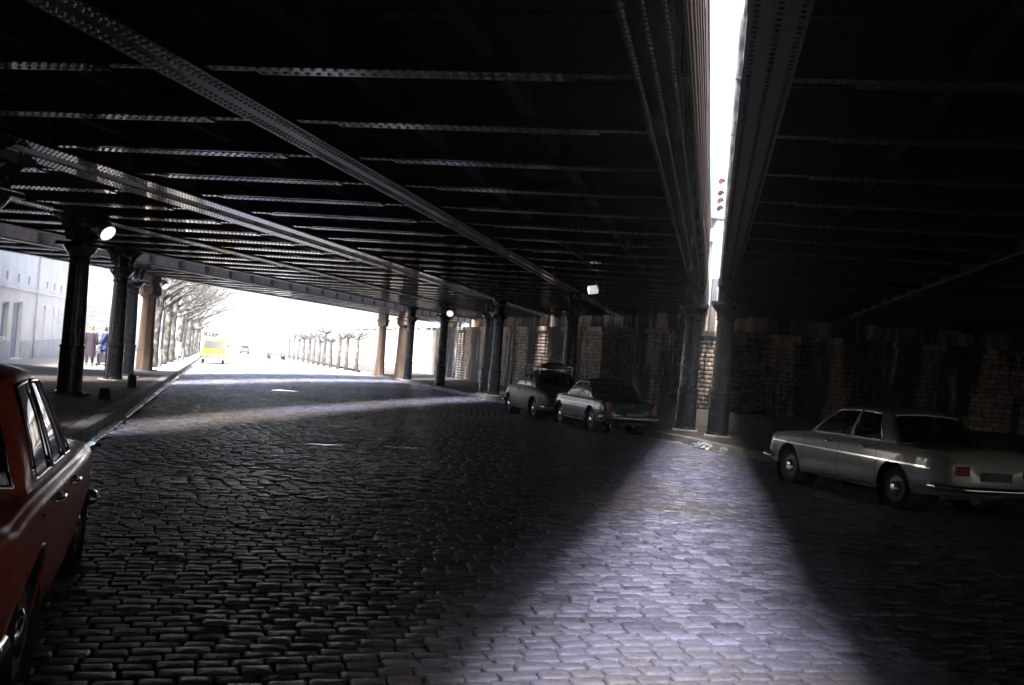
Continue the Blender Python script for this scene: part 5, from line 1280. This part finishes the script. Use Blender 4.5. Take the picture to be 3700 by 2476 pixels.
block_house((-7, 275, SL * 275), 14, 12, 9.5, 'lower far apartment block behind the distant bridge', 3, 5)
block_house((34, 250, SL * 250), 18, 12, 10, 'far block right of the street end', 3, 6)

# ------------------------------------------------------------------ railway signal seen up through the gap
M['sigred'] = emis('lit_red_signal', (.45, .012, .008), .08)
sgn = thing('railway_signal', 'railway signal mast with red lamps seen through the sky gap', 'signal', (27.3, 53, 3.18))
MB().box(-.28, -.12, .15, .27, 0, 7.2).build('mast', M['post'], sgn)
MB().box(-.06, .06, .15, .27, 6.9, 15.6).build('upper_mast', M['plinthband'], sgn)
MB().box(-.8, .7, .1, .3, 12.6, 12.75).build('cross_arm', M['plinthband'], sgn)
MB().box(-.55, .55, -.3, .45, 7.2, 7.3).build('platform', M['post'], sgn)
MB().bbox(-.34, .34, .02, .14, 7.5, 9.9, .05).build('signal_plate', M['white'], sgn)
for z_, m_ in ((7.85, 'black'), (8.3, 'sigred'), (8.75, 'black'), (9.45, 'sigred')):
    l_ = MB().lathe([(.15, 0), (.13, -.03), (.01, -.05)], 16, (0, .018, z_), 'y').build('lamp', M[m_], sgn, smooth=True)
    hv = []; K = 13
    for i in range(K): a_ = math.pi * (-.1 + 1.2 * i / (K - 1)); hv += [(.17 * math.cos(a_), .018, z_ + .17 * math.sin(a_)), (.17 * math.cos(a_), -.25, z_ + .17 * math.sin(a_))]
    MB().add(hv, [(2 * i, 2 * i + 1, 2 * i + 3, 2 * i + 2) for i in range(K - 1)]).build('lamp_hood', M['black'], l_)
MB().bbox(-.5, -.15, -.1, .1, 5.9, 6.6, .02).build('number_board', M['white'], sgn)
gp_post = thing('lattice_post', 'riveted dark post standing in the gap between the bridge ends', 'post', G(-.17, 47.5, 3.2))
MB().box(-.13, .13, -.08, .08, 0, 2.6).build('post', M['iron_grey'], gp_post)
tag(link('rivet_rows', stamp(None, rf, np.array([[(v[0] + x_, -.08 + v[2], v[1] + z_) for v in rv] for x_ in (-.08, .08) for z_ in np.arange(.1, 2.5, .2)]), 'rivet_rows', M['iron']), gp_post), kind='stuff')

# ------------------------------------------------------------------ the hazy air
hz = bpy.data.materials.new('hazy_air'); hz.use_nodes = True; t = hz.node_tree; t.nodes.clear()
vo = t.nodes.new('ShaderNodeVolumePrincipled'); oo = t.nodes.new('ShaderNodeOutputMaterial'); t.links.new(vo.outputs[0], oo.inputs['Volume'])
vo.inputs['Color'].default_value = (.93, .94, .97, 1); vo.inputs['Density'].default_value = .0012; vo.inputs['Anisotropy'].default_value = .2
tag(MB().box(-950, 950, -310, 1250, -8, 26).build('haze', hz), kind='stuff')
